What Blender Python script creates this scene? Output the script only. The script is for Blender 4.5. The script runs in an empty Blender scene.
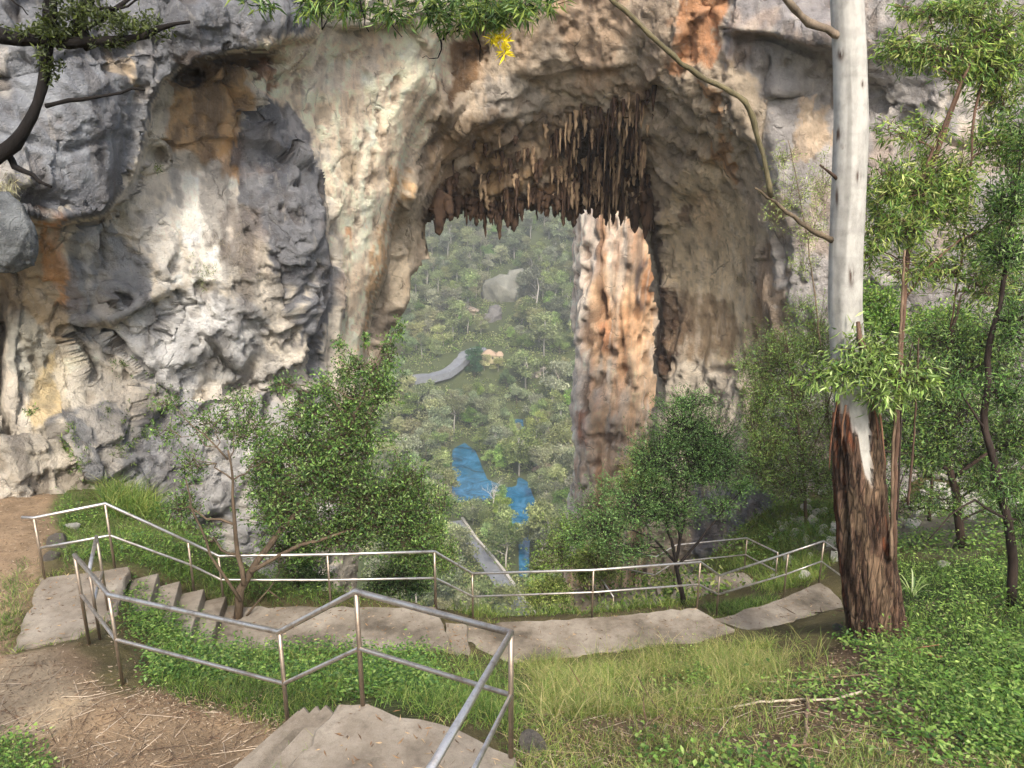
import bpy, math
import numpy as np
from mathutils import Vector

# ------------------------------------------------------------------ basics
SC = bpy.context.scene
COL = SC.collection
R = math.radians
TH = R(15.8)
F = 790.0
CT, ST = math.cos(TH), math.sin(TH)
rng = np.random.default_rng(7)


def ray(px, py):
    px = np.asarray(px, float); py = np.asarray(py, float)
    u = (px - 512) / F; v = (py - 384) / F
    yy = CT - v * ST
    return u / yy, (-ST - v * CT) / yy, 1.0 / yy


def P(px, py, d):
    rx, rz, _ = ray(px, py)
    return np.stack([rx * d, np.ones_like(rx) * d, rz * d], -1)


def PH(px, py, H):
    rx, rz, _ = ray(px, py)
    return P(px, py, -H / rz)


def pxm(px, py, d):
    """metres per pixel at that distance"""
    return d * ray(px, py)[2] / F


def proj(p):
    p = np.asarray(p, float)
    x, y, z = p[..., 0], p[..., 1], p[..., 2]
    dep = np.maximum(y * CT - z * ST, 1e-3)
    up = y * ST + z * CT
    return 512 + F * x / dep, 384 - F * up / dep


def lin(c):
    c = np.asarray(c, float) / 255.0
    return np.where(c <= 0.04045, c / 12.92, ((c + 0.055) / 1.055) ** 2.4)


# ------------------------------------------------------------------ noise
def _h(ix, iy, iz, s):
    n = (ix.astype(np.uint32) * np.uint32(374761393) + iy.astype(np.uint32) * np.uint32(668265263)
         + iz.astype(np.uint32) * np.uint32(2147483647) + np.uint32((s * 1274126177) & 0xffffffff))
    n = (n ^ (n >> np.uint32(13))) * np.uint32(1274126177)
    n = (n ^ (n >> np.uint32(16))) * np.uint32(2246822519)
    n = n ^ (n >> np.uint32(15))
    return (n & np.uint32(0xffff)).astype(np.float32) / 65535.0


def vnoise(x, y, z, s=0):
    x = np.asarray(x, np.float32); y = np.asarray(y, np.float32); z = np.asarray(z, np.float32)
    x, y, z = np.broadcast_arrays(x, y, z)
    fx, fy, fz = np.floor(x), np.floor(y), np.floor(z)
    ix, iy, iz = fx.astype(np.int64), fy.astype(np.int64), fz.astype(np.int64)
    tx, ty, tz = x - fx, y - fy, z - fz
    tx = tx * tx * tx * (tx * (tx * 6 - 15) + 10); ty = ty * ty * ty * (ty * (ty * 6 - 15) + 10); tz = tz * tz * tz * (tz * (tz * 6 - 15) + 10)
    out = 0
    for a in (0, 1):
        wx = tx if a else 1 - tx
        for b in (0, 1):
            wy = ty if b else 1 - ty
            for c in (0, 1):
                wz = tz if c else 1 - tz
                out = out + wx * wy * wz * _h(ix + a, iy + b, iz + c, s)
    return out * 2 - 1


def fbm(x, y, z, o=4, s=0, g=0.5):
    t = 0; a = 1.0
    for i in range(o):
        t = t + a * vnoise(x * 2 ** i + 17.3 * i, y * 2 ** i - 9.1 * i, z * 2 ** i + 3.7 * i, s + i)
        a *= g
    return t


def ridged(x, y, z, o=4, s=0):
    t = 0; a = 1.0
    for i in range(o):
        t = t + a * (1 - 2 * np.abs(vnoise(x * 2 ** i + 7.3 * i, y * 2 ** i - 4.1 * i, z * 2 ** i, s + i)))
        a *= 0.5
    return t


def sstep(a, b, x):
    t = np.clip((x - a) / (b - a), 0, 1)
    return t * t * (3 - 2 * t)


def polydist(X, Y, poly):
    """signed distance to a closed outline, positive inside"""
    d2 = np.full(X.shape, 1e12); ins = np.zeros(X.shape, bool)
    n = len(poly)
    for i in range(n):
        ax, ay = poly[i]; bx, by = poly[(i + 1) % n]
        ex, ey = bx - ax, by - ay
        t = np.clip(((X - ax) * ex + (Y - ay) * ey) / (ex * ex + ey * ey + 1e-9), 0, 1)
        d2 = np.minimum(d2, (X - ax - t * ex) ** 2 + (Y - ay - t * ey) ** 2)
        if ay != by:
            ins ^= ((ay > Y) != (by > Y)) & (X < (bx - ax) * (Y - ay) / (by - ay) + ax)
    d = np.sqrt(d2)
    return np.where(ins, d, -d)


def linedist(X, Y, pts):
    d2 = np.full(X.shape, 1e12)
    for (ax, ay), (bx, by) in zip(pts[:-1], pts[1:]):
        ex, ey = bx - ax, by - ay
        t = np.clip(((X - ax) * ex + (Y - ay) * ey) / (ex * ex + ey * ey + 1e-9), 0, 1)
        d2 = np.minimum(d2, (X - ax - t * ex) ** 2 + (Y - ay - t * ey) ** 2)
    return np.sqrt(d2)


class RBF:
    def __init__(s, pts, vals, lam=0.0):
        s.c = np.asarray(pts, float); n = len(s.c)
        s.sc = np.abs(s.c).max(); s.c = s.c / s.sc
        r = np.linalg.norm(s.c[:, None] - s.c[None], axis=-1)
        K = s.k(r) + lam * np.eye(n)
        Pm = np.concatenate([np.ones((n, 1)), s.c], 1)
        A = np.block([[K, Pm], [Pm.T, np.zeros((3, 3))]])
        w = np.linalg.solve(A, np.concatenate([np.asarray(vals, float), np.zeros(3)]))
        s.w = w[:n]; s.a = w[n:]

    @staticmethod
    def k(r):
        return np.sqrt(r * r + 6e-4)

    def __call__(s, x, y):
        x = np.asarray(x, float) / s.sc; y = np.asarray(y, float) / s.sc
        o = s.a[0] + s.a[1] * x + s.a[2] * y
        for (cx, cy), w in zip(s.c, s.w):
            o = o + w * np.sqrt((x - cx) ** 2 + (y - cy) ** 2 + 6e-4)
        return o


# ------------------------------------------------------------------ meshes
def mkmesh(name, V, faces, mat=None, parent=None, col=None, smooth=True, loc=None):
    """faces: list of (n,k) int arrays; col: (nv,3) linear colours"""
    me = bpy.data.meshes.new(name)
    V = np.asarray(V, np.float32).reshape(-1, 3)
    faces = [np.asarray(f, np.int32) for f in (faces if isinstance(faces, list) else [faces]) if len(f)]
    me.vertices.add(len(V)); me.vertices.foreach_set('co', V.ravel())
    nl = sum(f.size for f in faces); nf = sum(len(f) for f in faces)
    me.loops.add(nl); me.loops.foreach_set('vertex_index', np.concatenate([f.ravel() for f in faces]))
    me.polygons.add(nf)
    tot = np.concatenate([np.full(len(f), f.shape[1], np.int32) for f in faces])
    st = np.concatenate([[0], np.cumsum(tot)[:-1]]).astype(np.int32)
    me.polygons.foreach_set('loop_start', st)
    me.polygons.foreach_set('use_smooth', np.full(nf, smooth, bool))
    if col is not None:
        at = me.color_attributes.new('Col', 'FLOAT_COLOR', 'POINT')
        c4 = np.ones((len(V), 4), np.float32); c4[:, :3] = col
        at.data.foreach_set('color', c4.ravel())
    me.update(calc_edges=True); me.validate()
    if mat is not None:
        me.materials.append(mat)
    o = bpy.data.objects.new(name, me); COL.objects.link(o)
    if parent is not None:
        o.parent = parent
    if loc is not None:
        o.location = loc
    return o


class MB:
    """collects shapes into one mesh"""
    def __init__(s):
        s.V = []; s.F4 = []; s.F3 = []; s.C = []; s.n = 0

    def add(s, V, F4=None, F3=None, col=None):
        V = np.asarray(V, float).reshape(-1, 3)
        s.V.append(V)
        if F4 is not None and len(F4): s.F4.append(np.asarray(F4) + s.n)
        if F3 is not None and len(F3): s.F3.append(np.asarray(F3) + s.n)
        if col is not None:
            s.C.append(np.broadcast_to(np.asarray(col, float), V.shape))
        s.n += len(V)
        return s

    def tube(s, pts, rad, sides=8, col=None, caps=True, wob=0.0, rg=None):
        pts = np.asarray(pts, float); n = len(pts)
        rad = np.broadcast_to(np.asarray(rad, float), (n,)).copy()
        t = np.gradient(pts, axis=0); 
        for i in range(1, n - 1):
            a = pts[i] - pts[i - 1]; b = pts[i + 1] - pts[i]
            t[i] = a / (np.linalg.norm(a) + 1e-9) + b / (np.linalg.norm(b) + 1e-9)
        t /= np.linalg.norm(t, axis=1, keepdims=True) + 1e-12
        u = np.cross(t[0], [0.31, 0.17, 0.93]); 
        if np.linalg.norm(u) < 1e-3: u = np.cross(t[0], [1, 0, 0])
        u /= np.linalg.norm(u)
        ang = np.arange(sides) * 2 * math.pi / sides
        rings = []
        for i in range(n):
            u = u - t[i] * np.dot(u, t[i]); u /= np.linalg.norm(u) + 1e-12
            w = np.cross(t[i], u)
            r = rad[i]
            if wob and rg is not None:
                rr = r * (1 + wob * rg.uniform(-1, 1, sides))
            else:
                rr = np.full(sides, r)
            rings.append(pts[i] + rr[:, None] * (np.cos(ang)[:, None] * u + np.sin(ang)[:, None] * w))
        V = np.concatenate(rings)
        a = np.arange(sides); b = (a + 1) % sides
        F = np.concatenate([np.stack([i * sides + a, i * sides + b, (i + 1) * sides + b, (i + 1) * sides + a], 1) for i in range(n - 1)])
        F3 = None
        if caps:
            V = np.concatenate([V, pts[:1], pts[-1:]])
            k = n * sides
            F3 = np.concatenate([np.stack([b, a, np.full(sides, k)], 1), np.stack([(n - 1) * sides + a, (n - 1) * sides + b, np.full(sides, k + 1)], 1)])
        if col is not None and np.ndim(col) == 2 and len(col) == n:
            c = np.repeat(np.asarray(col, float), sides, 0)
            if caps: c = np.concatenate([c, col[:1], col[-1:]])
            col = c
        return s.add(V, F, F3, col)

    def prism(s, P0, P1, r0, r1, col=None):
        """many straight three sided twigs at once"""
        P0 = np.asarray(P0, float); P1 = np.asarray(P1, float); n = len(P0)
        if n == 0: return s
        t = P1 - P0; t /= np.linalg.norm(t, axis=1, keepdims=True) + 1e-9
        u = np.cross(t, np.array([0.3, 0.5, 0.81])); u /= np.linalg.norm(u, axis=1, keepdims=True) + 1e-9
        w = np.cross(t, u)
        V = np.zeros((n, 6, 3))
        for k in range(3):
            a = k * 2 * math.pi / 3
            o = math.cos(a) * u + math.sin(a) * w
            V[:, k] = P0 + o * np.reshape(r0, (-1, 1)); V[:, 3 + k] = P1 + o * np.reshape(r1, (-1, 1))
        b = np.arange(n)[:, None] * 6
        F = np.concatenate([b + np.array([k, (k + 1) % 3, 3 + (k + 1) % 3, 3 + k]) for k in range(3)])
        return s.add(V, F, None, col)

    def leaves(s, Pb, D, L, W, col, rg, fold=0.0):
        Pb = np.asarray(Pb, float); n = len(Pb)
        if n == 0: return s
        D = D / (np.linalg.norm(D, axis=1, keepdims=True) + 1e-9)
        S = np.cross(D, rg.normal(size=(n, 3))); S /= np.linalg.norm(S, axis=1, keepdims=True) + 1e-9
        N = np.cross(S, D)
        L = np.reshape(L, (-1, 1)) * np.ones((n, 1)); W = np.reshape(W, (-1, 1)) * np.ones((n, 1))
        V = np.stack([Pb, Pb + D * L * .42 + S * W * .5 + N * W * fold, Pb + D * L - N * L * .08, Pb + D * L * .42 - S * W * .5 + N * W * fold], 1)
        F = np.arange(n)[:, None] * 4 + np.arange(4)
        c = np.repeat(np.asarray(col, float), 4, 0)
        return s.add(V, F, None, c)

    def box(s, a, b, col=None):
        x0, y0, z0 = a; x1, y1, z1 = b
        V = [(x0, y0, z0), (x1, y0, z0), (x1, y1, z0), (x0, y1, z0), (x0, y0, z1), (x1, y0, z1), (x1, y1, z1), (x0, y1, z1)]
        F = [(0, 3, 2, 1), (4, 5, 6, 7), (0, 1, 5, 4), (1, 2, 6, 5), (2, 3, 7, 6), (3, 0, 4, 7)]
        return s.add(V, F, None, col)

    def build(s, name, mat=None, parent=None, smooth=True, loc=None):
        V = np.concatenate(s.V) if s.V else np.zeros((0, 3))
        if loc is not None: V = V - np.asarray(loc)
        fs = []
        if s.F4: fs.append(np.concatenate(s.F4))
        if s.F3: fs.append(np.concatenate(s.F3))
        c = np.concatenate(s.C) if s.C else None
        return mkmesh(name, V, fs, mat, parent, c, smooth, loc)


def tag(o, label=None, cat=None, group=None, kind=None):
    if label: o['label'] = label
    if cat: o['category'] = cat
    if group: o['group'] = group
    if kind: o['kind'] = kind
    return o


def thing(name, loc, label, cat, group=None):
    o = bpy.data.objects.new(name, None); COL.objects.link(o)
    o.location = [float(a) for a in loc]
    o.empty_display_size = 0.2
    return tag(o, label, cat, group)


def local(pts, root):
    return np.asarray(pts, float) - np.array(root.location)


# ------------------------------------------------------------------ materials
class NT:
    def __init__(s, name):
        s.m = bpy.data.materials.new(name); s.m.use_nodes = True
        s.t = s.m.node_tree; s.t.nodes.clear()
        s.out = s.n('ShaderNodeOutputMaterial')

    def n(s, typ, **kw):
        nd = s.t.nodes.new(typ)
        for k, v in kw.items():
            setattr(nd, k, v)
        return nd

    def l(s, a, b):
        s.t.links.new(a, b)

    def put(s, sock, v):
        if hasattr(v, 'is_output') or isinstance(v, bpy.types.NodeSocket):
            s.l(v, sock)
        else:
            sock.default_value = v

    def coord(s):
        return s.n('ShaderNodeTexCoord').outputs['Object']

    def pos(s):
        return s.n('ShaderNodeNewGeometry').outputs['Position']

    def mapping(s, vec, scale):
        m = s.n('ShaderNodeMapping'); s.l(vec, m.inputs[0]); m.inputs['Scale'].default_value = scale
        return m.outputs[0]

    def noise(s, vec, scale, detail=6, rough=0.6, dist=0.0):
        n = s.n('ShaderNodeTexNoise'); s.l(vec, n.inputs['Vector'])
        n.inputs['Scale'].default_value = scale; n.inputs['Detail'].default_value = detail
        n.inputs['Roughness'].default_value = rough; n.inputs['Distortion'].default_value = dist
        return n.outputs[0]

    def voro(s, vec, scale, feature='DISTANCE_TO_EDGE', rnd=1.0):
        n = s.n('ShaderNodeTexVoronoi', feature=feature); s.l(vec, n.inputs['Vector'])
        n.inputs['Scale'].default_value = scale; n.inputs['Randomness'].default_value = rnd
        return n.outputs['Distance']

    def ramp(s, fac, stops):
        r = s.n('ShaderNodeValToRGB'); s.l(fac, r.inputs[0])
        e = r.color_ramp.elements
        while len(e) > 1: e.remove(e[-1])
        e[0].position = stops[0][0]; e[0].color = stops[0][1]
        for p_, c_ in stops[1:]:
            k = e.new(p_); k.color = c_
        return r.outputs[0]

    def g(s, fac, a, b, lo=0.0, hi=1.0):
        m = s.n('ShaderNodeMapRange'); s.l(fac, m.inputs[0])
        m.inputs[1].default_value = a; m.inputs[2].default_value = b; m.inputs[3].default_value = lo; m.inputs[4].default_value = hi
        return m.outputs[0]

    def mix(s, fac, a, b, mode='MIX'):
        m = s.n('ShaderNodeMix', data_type='RGBA', blend_type=mode)
        s.put(m.inputs[0], fac)
        for i, v in ((6, a), (7, b)):
            if isinstance(v, (tuple, list)) or isinstance(v, np.ndarray):
                v = tuple(float(q) for q in v); v = v if len(v) == 4 else v + (1.0,)
            s.put(m.inputs[i], v)
        return m.outputs[2]

    def math(s, op, a, b=0.0):
        m = s.n('ShaderNodeMath', operation=op); s.put(m.inputs[0], a); s.put(m.inputs[1], b)
        return m.outputs[0]

    def attr(s, name='Col'):
        return s.n('ShaderNodeAttribute', attribute_name=name).outputs['Color']

    def bump(s, h, strength=0.5, dist=0.05, normal=None):
        b = s.n('ShaderNodeBump'); s.l(h, b.inputs['Height'])
        b.inputs['Strength'].default_value = strength; b.inputs['Distance'].default_value = dist
        if normal is not None: s.l(normal, b.inputs['Normal'])
        return b.outputs[0]

    def bsdf(s, col, rough=0.8, normal=None, metal=0.0, spec=0.3):
        p = s.n('ShaderNodeBsdfPrincipled')
        if isinstance(col, (tuple, list, np.ndarray)):
            col = tuple(float(q) for q in col); col = col if len(col) == 4 else col + (1.0,)
        s.put(p.inputs['Base Color'], col); s.put(p.inputs['Roughness'], rough); s.put(p.inputs['Metallic'], metal)
        p.inputs['Specular IOR Level'].default_value = spec
        if normal is not None: s.l(normal, p.inputs['Normal'])
        return p.outputs[0]

    def done(s, sh):
        s.l(sh, s.out.inputs['Surface']); return s.m


def mat_rock():
    t = NT('limestone'); c = t.coord()
    base = t.attr()
    n1 = t.noise(c, 2.2, 8, 0.68)
    n2 = t.noise(c, 9.0, 6, 0.7)
    st = t.noise(t.mapping(c, (3.5, 3.5, 0.28)), 1.6, 6, 0.65, 0.4)
    base = t.mix(1.0, base, (1.32, 1.3, 1.27), 'MULTIPLY')
    k = t.mix(1.0, base, t.ramp(n1, [(0.25, (.72, .72, .73, 1)), (0.5, (1, 1, 1, 1)), (0.75, (1.2, 1.19, 1.16, 1))]), 'MULTIPLY')
    k = t.mix(t.g(st, 0.56, 0.74, 0, 0.3), k, (.24, .23, .22))
    k = t.mix(t.g(st, 0.42, 0.30, 0, 0.35), k, (.62, .56, .47))
    k = t.mix(t.g(n2, 0.62, 0.8, 0, 0.25), k, (.15, .14, .13))
    k = t.mix(t.g(n2, 0.40, 0.28, 0, 0.3), k, (.6, .58, .54))
    # fracture lines of two sizes on a distorted lattice, only here and there
    ds = t.n('ShaderNodeTexNoise'); t.l(c, ds.inputs['Vector']); ds.inputs['Scale'].default_value = 1.1; ds.inputs['Detail'].default_value = 5
    vm = t.n('ShaderNodeVectorMath', operation='MULTIPLY_ADD'); t.l(ds.outputs[1], vm.inputs[0]); vm.inputs[1].default_value = (.9, .9, .9); t.l(c, vm.inputs[2])
    cr1 = t.voro(t.mapping(vm.outputs[0], (1, 1, .6)), .85); cr2 = t.voro(vm.outputs[0], 2.6)
    msk = t.noise(c, .9, 3, .6); msk2 = t.noise(c, 1.7, 3, .6)
    f1 = t.math('MULTIPLY', t.g(cr1, .03, .0, 0, 1), t.g(msk, .54, .62, 0, 1)); f2 = t.math('MULTIPLY', t.g(cr2, .035, .0, 0, 1), t.g(msk2, .57, .66, 0, 1))
    k = t.mix(t.math('MULTIPLY', f1, .5), k, (.07, .06, .05)); k = t.mix(t.math('MULTIPLY', f2, .35), k, (.09, .08, .07))
    n3 = t.noise(t.mapping(c, (1, 1, 1.3)), 24, 4, .75)
    k = t.mix(t.g(n3, .60, .72, 0, .32), k, (.12, .11, .10)); k = t.mix(t.g(n3, .40, .28, 0, .35), k, (.72, .69, .64))
    h = t.math('ADD', t.math('MULTIPLY', n1, .6), t.math('ADD', t.math('MULTIPLY', n2, 1.0), t.math('MULTIPLY', st, .3)))
    h = t.math('ADD', h, t.math('MULTIPLY', n3, .6))
    h = t.math('SUBTRACT', h, t.math('ADD', t.math('MULTIPLY', f1, .5), t.math('MULTIPLY', f2, .3)))
    return t.done(t.bsdf(k, 0.9, t.bump(h, 1.0, 0.17), spec=0.2))


def mat_ground():
    t = NT('soil'); c = t.coord()
    base = t.attr()
    n1 = t.noise(c, 1.7, 8, 0.7); n2 = t.noise(c, 14, 6, 0.75); n3 = t.noise(c, 60, 3, 0.7)
    k = t.mix(1.0, base, t.ramp(n1, [(0.3, (.62, .6, .58, 1)), (0.55, (1, 1, 1, 1)), (0.75, (1.25, 1.2, 1.12, 1))]), 'MULTIPLY')
    k = t.mix(t.g(n2, .55, .75, 0, .6), k, (.30, .23, .16))
    k = t.mix(t.g(n2, .45, .3, 0, .6), k, (.07, .05, .035))
    k = t.mix(t.g(n3, .6, .72, 0, .5), k, (.36, .29, .21))
    h = t.math('ADD', n1, t.math('ADD', t.math('MULTIPLY', n2, .5), t.math('MULTIPLY', n3, .2)))
    return t.done(t.bsdf(k, 0.95, t.bump(h, 1.0, 0.06), spec=0.15))


def mat_concrete():
    t = NT('worn_concrete'); c = t.coord()
    n1 = t.noise(c, 1.1, 7, 0.65); n2 = t.noise(c, 7, 8, 0.75); n3 = t.noise(c, 90, 3, 0.7)
    k = t.ramp(n1, [(0.34, (.085, .070, .050, 1)), (0.48, (.20, .166, .126, 1)), (0.64, (.30, .26, .205, 1))])
    k = t.mix(t.g(n2, .5, .7, 0, .6), k, (.10, .078, .058))
    k = t.mix(t.g(n2, .42, .3, 0, .4), k, (.29, .26, .22))
    k = t.mix(t.g(n3, .58, .7, 0, .5), k, (.08, .066, .052))
    h = t.math('ADD', t.math('MULTIPLY', n2, .6), t.math('MULTIPLY', n3, .3))
    return t.done(t.bsdf(k, 0.9, t.bump(h, .8, 0.02), spec=0.25))


def mat_plain(name, col, rough=0.85, var=0.35, scale=6.0, bump=0.4, metal=0.0, stretch=(1, 1, 1), spec=0.3):
    t = NT(name); c = t.coord(); m = t.mapping(c, stretch)
    n1 = t.noise(m, scale, 7, 0.68)
    lo = tuple(float(q) * (1 - var) for q in col) + (1,); hi = tuple(min(1, float(q) * (1 + var)) for q in col) + (1,)
    k = t.ramp(n1, [(0.3, lo), (0.7, hi)])
    return t.done(t.bsdf(k, rough, t.bump(n1, bump, 0.03), metal, spec))


def mat_leaf(name, trans=0.35, rough=0.5, vary=False, gain=1.0):
    t = NT(name); c = t.attr()
    if vary:
        oi = t.n('ShaderNodeObjectInfo').outputs['Random']
        hs = t.n('ShaderNodeHueSaturation')
        t.l(t.g(oi, 0, 1, .475, .52), hs.inputs['Hue']); 
        oi2 = t.math('FRACT', t.math('MULTIPLY', oi, 7.31))
        t.l(t.g(oi2, 0, 1, .55, 1.15), hs.inputs['Saturation'])
        oi3 = t.math('FRACT', t.math('MULTIPLY', oi, 13.7))
        t.l(t.g(oi3, 0, 1, .65, 1.45), hs.inputs['Value'])
        t.l(c, hs.inputs['Color']); c = hs.outputs[0]
    c = t.mix(1.0, c, (gain, gain, gain), 'MULTIPLY')
    b = t.bsdf(c, rough, spec=0.35)
    tr = t.n('ShaderNodeBsdfTranslucent')
    t.l(t.mix(1.0, c, (1.25, 1.3, .7), 'MULTIPLY'), tr.inputs[0])
    mx = t.n('ShaderNodeMixShader'); mx.inputs[0].default_value = trans
    t.l(b, mx.inputs[1]); t.l(tr.outputs[0], mx.inputs[2])
    return t.done(mx.outputs[0])


def mat_vcol(name, rough=0.85, scale=8.0, var=0.4, bump=0.6, bd=0.03, stretch=(1, 1, 1), spec=0.25, sc2=None):
    t = NT(name); c = t.coord(); m = t.mapping(c, stretch)
    n1 = t.noise(m, scale, 8, 0.7)
    k = t.mix(1.0, t.attr(), t.ramp(n1, [(0.28, (1 - var,) * 3 + (1,)), (0.5, (1, 1, 1, 1)), (0.72, (1 + var * .6,) * 3 + (1,))]), 'MULTIPLY')
    return t.done(t.bsdf(k, rough, t.bump(n1, bump, bd), spec=spec))


def mat_roughbark():
    t = NT('rough_bark_fissured'); c = t.coord(); m = t.mapping(c, (1, 1, .16))
    n1 = t.noise(m, 11, 8, .7, .6); n2 = t.noise(t.mapping(c, (1, 1, .5)), 30, 5, .7); v = t.voro(t.mapping(c, (1, 1, .12)), 13)
    k = t.mix(1.0, t.attr(), t.ramp(n1, [(.3, (.18, .16, .15, 1)), (.5, (.8, .8, .8, 1)), (.68, (1.7, 1.65, 1.6, 1))]), 'MULTIPLY')
    k = t.mix(t.g(v, .10, .0, 0, .8), k, (.012, .009, .007)); k = t.mix(t.g(n2, .58, .72, 0, .5), k, (.20, .16, .12))
    h = t.math('ADD', t.math('MULTIPLY', n1, 1.2), t.math('ADD', t.math('MULTIPLY', t.g(v, 0, .25, 0, 1), .5), t.math('MULTIPLY', n2, .3)))
    return t.done(t.bsdf(k, .95, t.bump(h, 1.0, .07), spec=.15))


def mat_steel(name, col, rough):
    t = NT(name); c = t.coord()
    n1 = t.noise(t.mapping(c, (1, 1, 1)), 5, 6, 0.7); n2 = t.noise(c, 60, 4, .7)
    k = t.mix(t.g(n1, .48, .68, 0, .75), col, (.20, .145, .10))
    r = t.math('ADD', t.g(n1, .3, .7, rough - .06, rough + .18), t.g(n2, .3, .7, -.04, .08))
    return t.done(t.bsdf(k, r, t.bump(n2, .15, .003), 0.9, .5))


def mat_water():
    t = NT('blue_lake_water'); c = t.coord()
    n1 = t.noise(t.mapping(c, (.8, 1.0, 1)), .13, 7, .7, 1.2); n2 = t.noise(c, .8, 4, .6)
    k = t.ramp(n1, [(.35, (.006, .05, .085, 1)), (.5, (.010, .12, .22, 1)), (.7, (.08, .27, .47, 1))])  # paler patches paint sky reflection into the blue water colour
    return t.done(t.bsdf(k, .06, t.bump(n2, .5, .08), 0, .9))
# ------------------------------------------------------------------ camera, sky, sun
cam = bpy.data.cameras.new('camera'); cam.sensor_width = 36; cam.lens = F / 1024 * 36
cam.clip_start = 0.05; cam.clip_end = 5000
co = bpy.data.objects.new('camera', cam); COL.objects.link(co)
co.rotation_euler = (R(90 - 15.8), 0, 0); SC.camera = co
SUN_DIR = Vector((0.12, -0.76, 0.80)).normalized()
W = bpy.data.worlds.new('World'); SC.world = W; W.use_nodes = True
wt = W.node_tree; bg = wt.nodes['Background']
sky = wt.nodes.new('ShaderNodeTexSky'); sky.sky_type = 'NISHITA'; sky.sun_disc = False
sky.sun_elevation = math.asin(SUN_DIR.z); sky.sun_rotation = math.atan2(SUN_DIR.x, SUN_DIR.y)
sky.dust_density = 3.0; sky.air_density = 1.0; sky.ozone_density = 0.6
wt.links.new(sky.outputs[0], bg.inputs[0]); bg.inputs[1].default_value = 0.15
sl = bpy.data.lights.new('sun', 'SUN'); sl.energy = 2.5; sl.angle = R(12); sl.color = (1, .95, .87)
so = bpy.data.objects.new('sun', sl); COL.objects.link(so)
so.rotation_euler = (-SUN_DIR).to_track_quat('-Z', 'Y').to_euler()
SC.view_settings.view_transform = 'Standard'; SC.view_settings.look = 'None'
SC.view_settings.exposure = 1.13; SC.view_settings.gamma = 1
SC.cycles.max_bounces = 5; SC.cycles.diffuse_bounces = 4; SC.cycles.glossy_bounces = 2; SC.cycles.transmission_bounces = 3
SC.cycles.use_adaptive_sampling = True; SC.cycles.adaptive_threshold = 0.03; SC.cycles.adaptive_min_samples = 16; SC.cycles.transparent_max_bounces = 4
SC.cycles.use_denoising = True

M_ROCK = mat_rock(); M_SOIL = mat_ground(); M_CONC = mat_concrete()
M_STEEL = mat_steel('worn_stainless_steel', (.62, .58, .53), .30)
M_STEEL2 = mat_steel('dull_brown_steel', (.36, .29, .22), .42)

# ------------------------------------------------------------------ ground heights
GP = [  # px, py, metres below the eye
    (511, 759, 4.75), (363, 707, 4.75), (440, 768, 4.72), (400, 740, 4.75), (470, 735, 4.76), (330, 730, 4.95), (300, 745, 5.35), (270, 768, 5.45),
    (289, 737, 5.7), (240, 715, 5.78), (123, 686, 5.85), (200, 720, 5.75), (100, 760, 5.65), (0, 740, 5.75), (0, 690, 5.95), (88, 636, 5.97), (-90, 760, 5.6), (-90, 660, 6.0),
    (30, 640, 6.22), (115, 569, 6.33), (45, 580, 6.35), (108, 609, 6.3), (70, 600, 6.3),
    (20, 540, 6.5), (15, 505, 6.75), (-60, 500, 6.75), (60, 492, 7.15), (-90, 560, 6.35),
    (150, 500, 7.7), (115, 535, 6.95), (175, 520, 7.7), (215, 535, 8.1), (160, 560, 6.85),
    (165, 605, 6.95), (180, 640, 6.7), (150, 640, 6.35),
    (225, 607, 7.42), (330, 610, 7.45), (435, 607, 7.45), (330, 640, 7.45), (450, 650, 7.55), (230, 640, 7.35), (390, 648, 7.45),
    (220, 665, 6.5), (300, 680, 6.2), (370, 675, 6.2), (420, 690, 5.8),
    (473, 622, 8.7), (592, 617, 8.8), (697, 609, 8.85), (700, 638, 8.8), (620, 646, 8.8), (560, 654, 8.75), (500, 660, 8.7),
    (540, 705, 6.05), (620, 700, 6.2), (540, 740, 5.2), (620, 768, 4.9), (560, 768, 4.75), (700, 700, 6.2), (700, 768, 4.95),
    (780, 700, 6.05), (800, 768, 4.95), (780, 650, 7.8), (875, 640, 7.2), (850, 620, 8.1), (930, 640, 7.0),
    (740, 628, 9.4), (785, 600, 9.55), (820, 585, 9.6), (838, 600, 9.4), (780, 620, 9.4), (717, 617, 9.5),
    (1000, 640, 6.5), (1000, 768, 5.1), (1000, 560, 7.8), (1000, 520, 9.0), (900, 540, 9.7), (800, 520, 11.1), (850, 545, 10.6), (750, 515, 12.1),
    (900, 500, 10.5), (1000, 490, 9.7), (1080, 600, 6.5), (1080, 500, 8.6),
    (720, 583, 11.6), (760, 575, 11.4), (690, 590, 11.6), (625, 600, 12.1), (590, 600, 12.2), (650, 590, 12.0), (760, 540, 11.8),
]
g3 = np.array([PH(a, b, h) for a, b, h in GP])
gw = np.array([(-3, 19, -13.0), (-3, 24, -18), (0.5, 24, -17.5), (0.5, 28, -22), (-3, 28, -22.5), (4, 27, -18), (-8, 19, -11), (-8, 22, -13), (-6, 17, -10.8),
               (-11, 19, -8), (-5.2, 22, -15.5), (-4, 16.2, -10.2), (-2.0, 17.5, -11.2), (0.5, 18.2, -11.9), (2, 19.5, -12.6), (8, 25, -12.5), (13, 26, -10), (20, 22, -8), (22, 10, -5),
               (0, 0, -1.75), (-6, 0, -2.2), (6, 0, -2.0), (-14, 5, -5), (-16, 12, -6.2), (-3, 2.4, -3.3), (3, 2.4, -3.1), (-8, 3, -4.4), (8, 3, -3.4), (-22, 20, -7),
               (-2, 33, -26), (3, 33, -25), (14, 33, -12), (-14, 33, -12)])
g3 = np.concatenate([g3, gw])
GRBF = RBF(g3[:, :2], g3[:, 2], lam=-3e-3)
FARY = np.array([30, 40, 60, 80, 100, 125, 160, 175, 280, 300, 316, 345, 375, 420, 480, 560, 700, 900, 1400])
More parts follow.
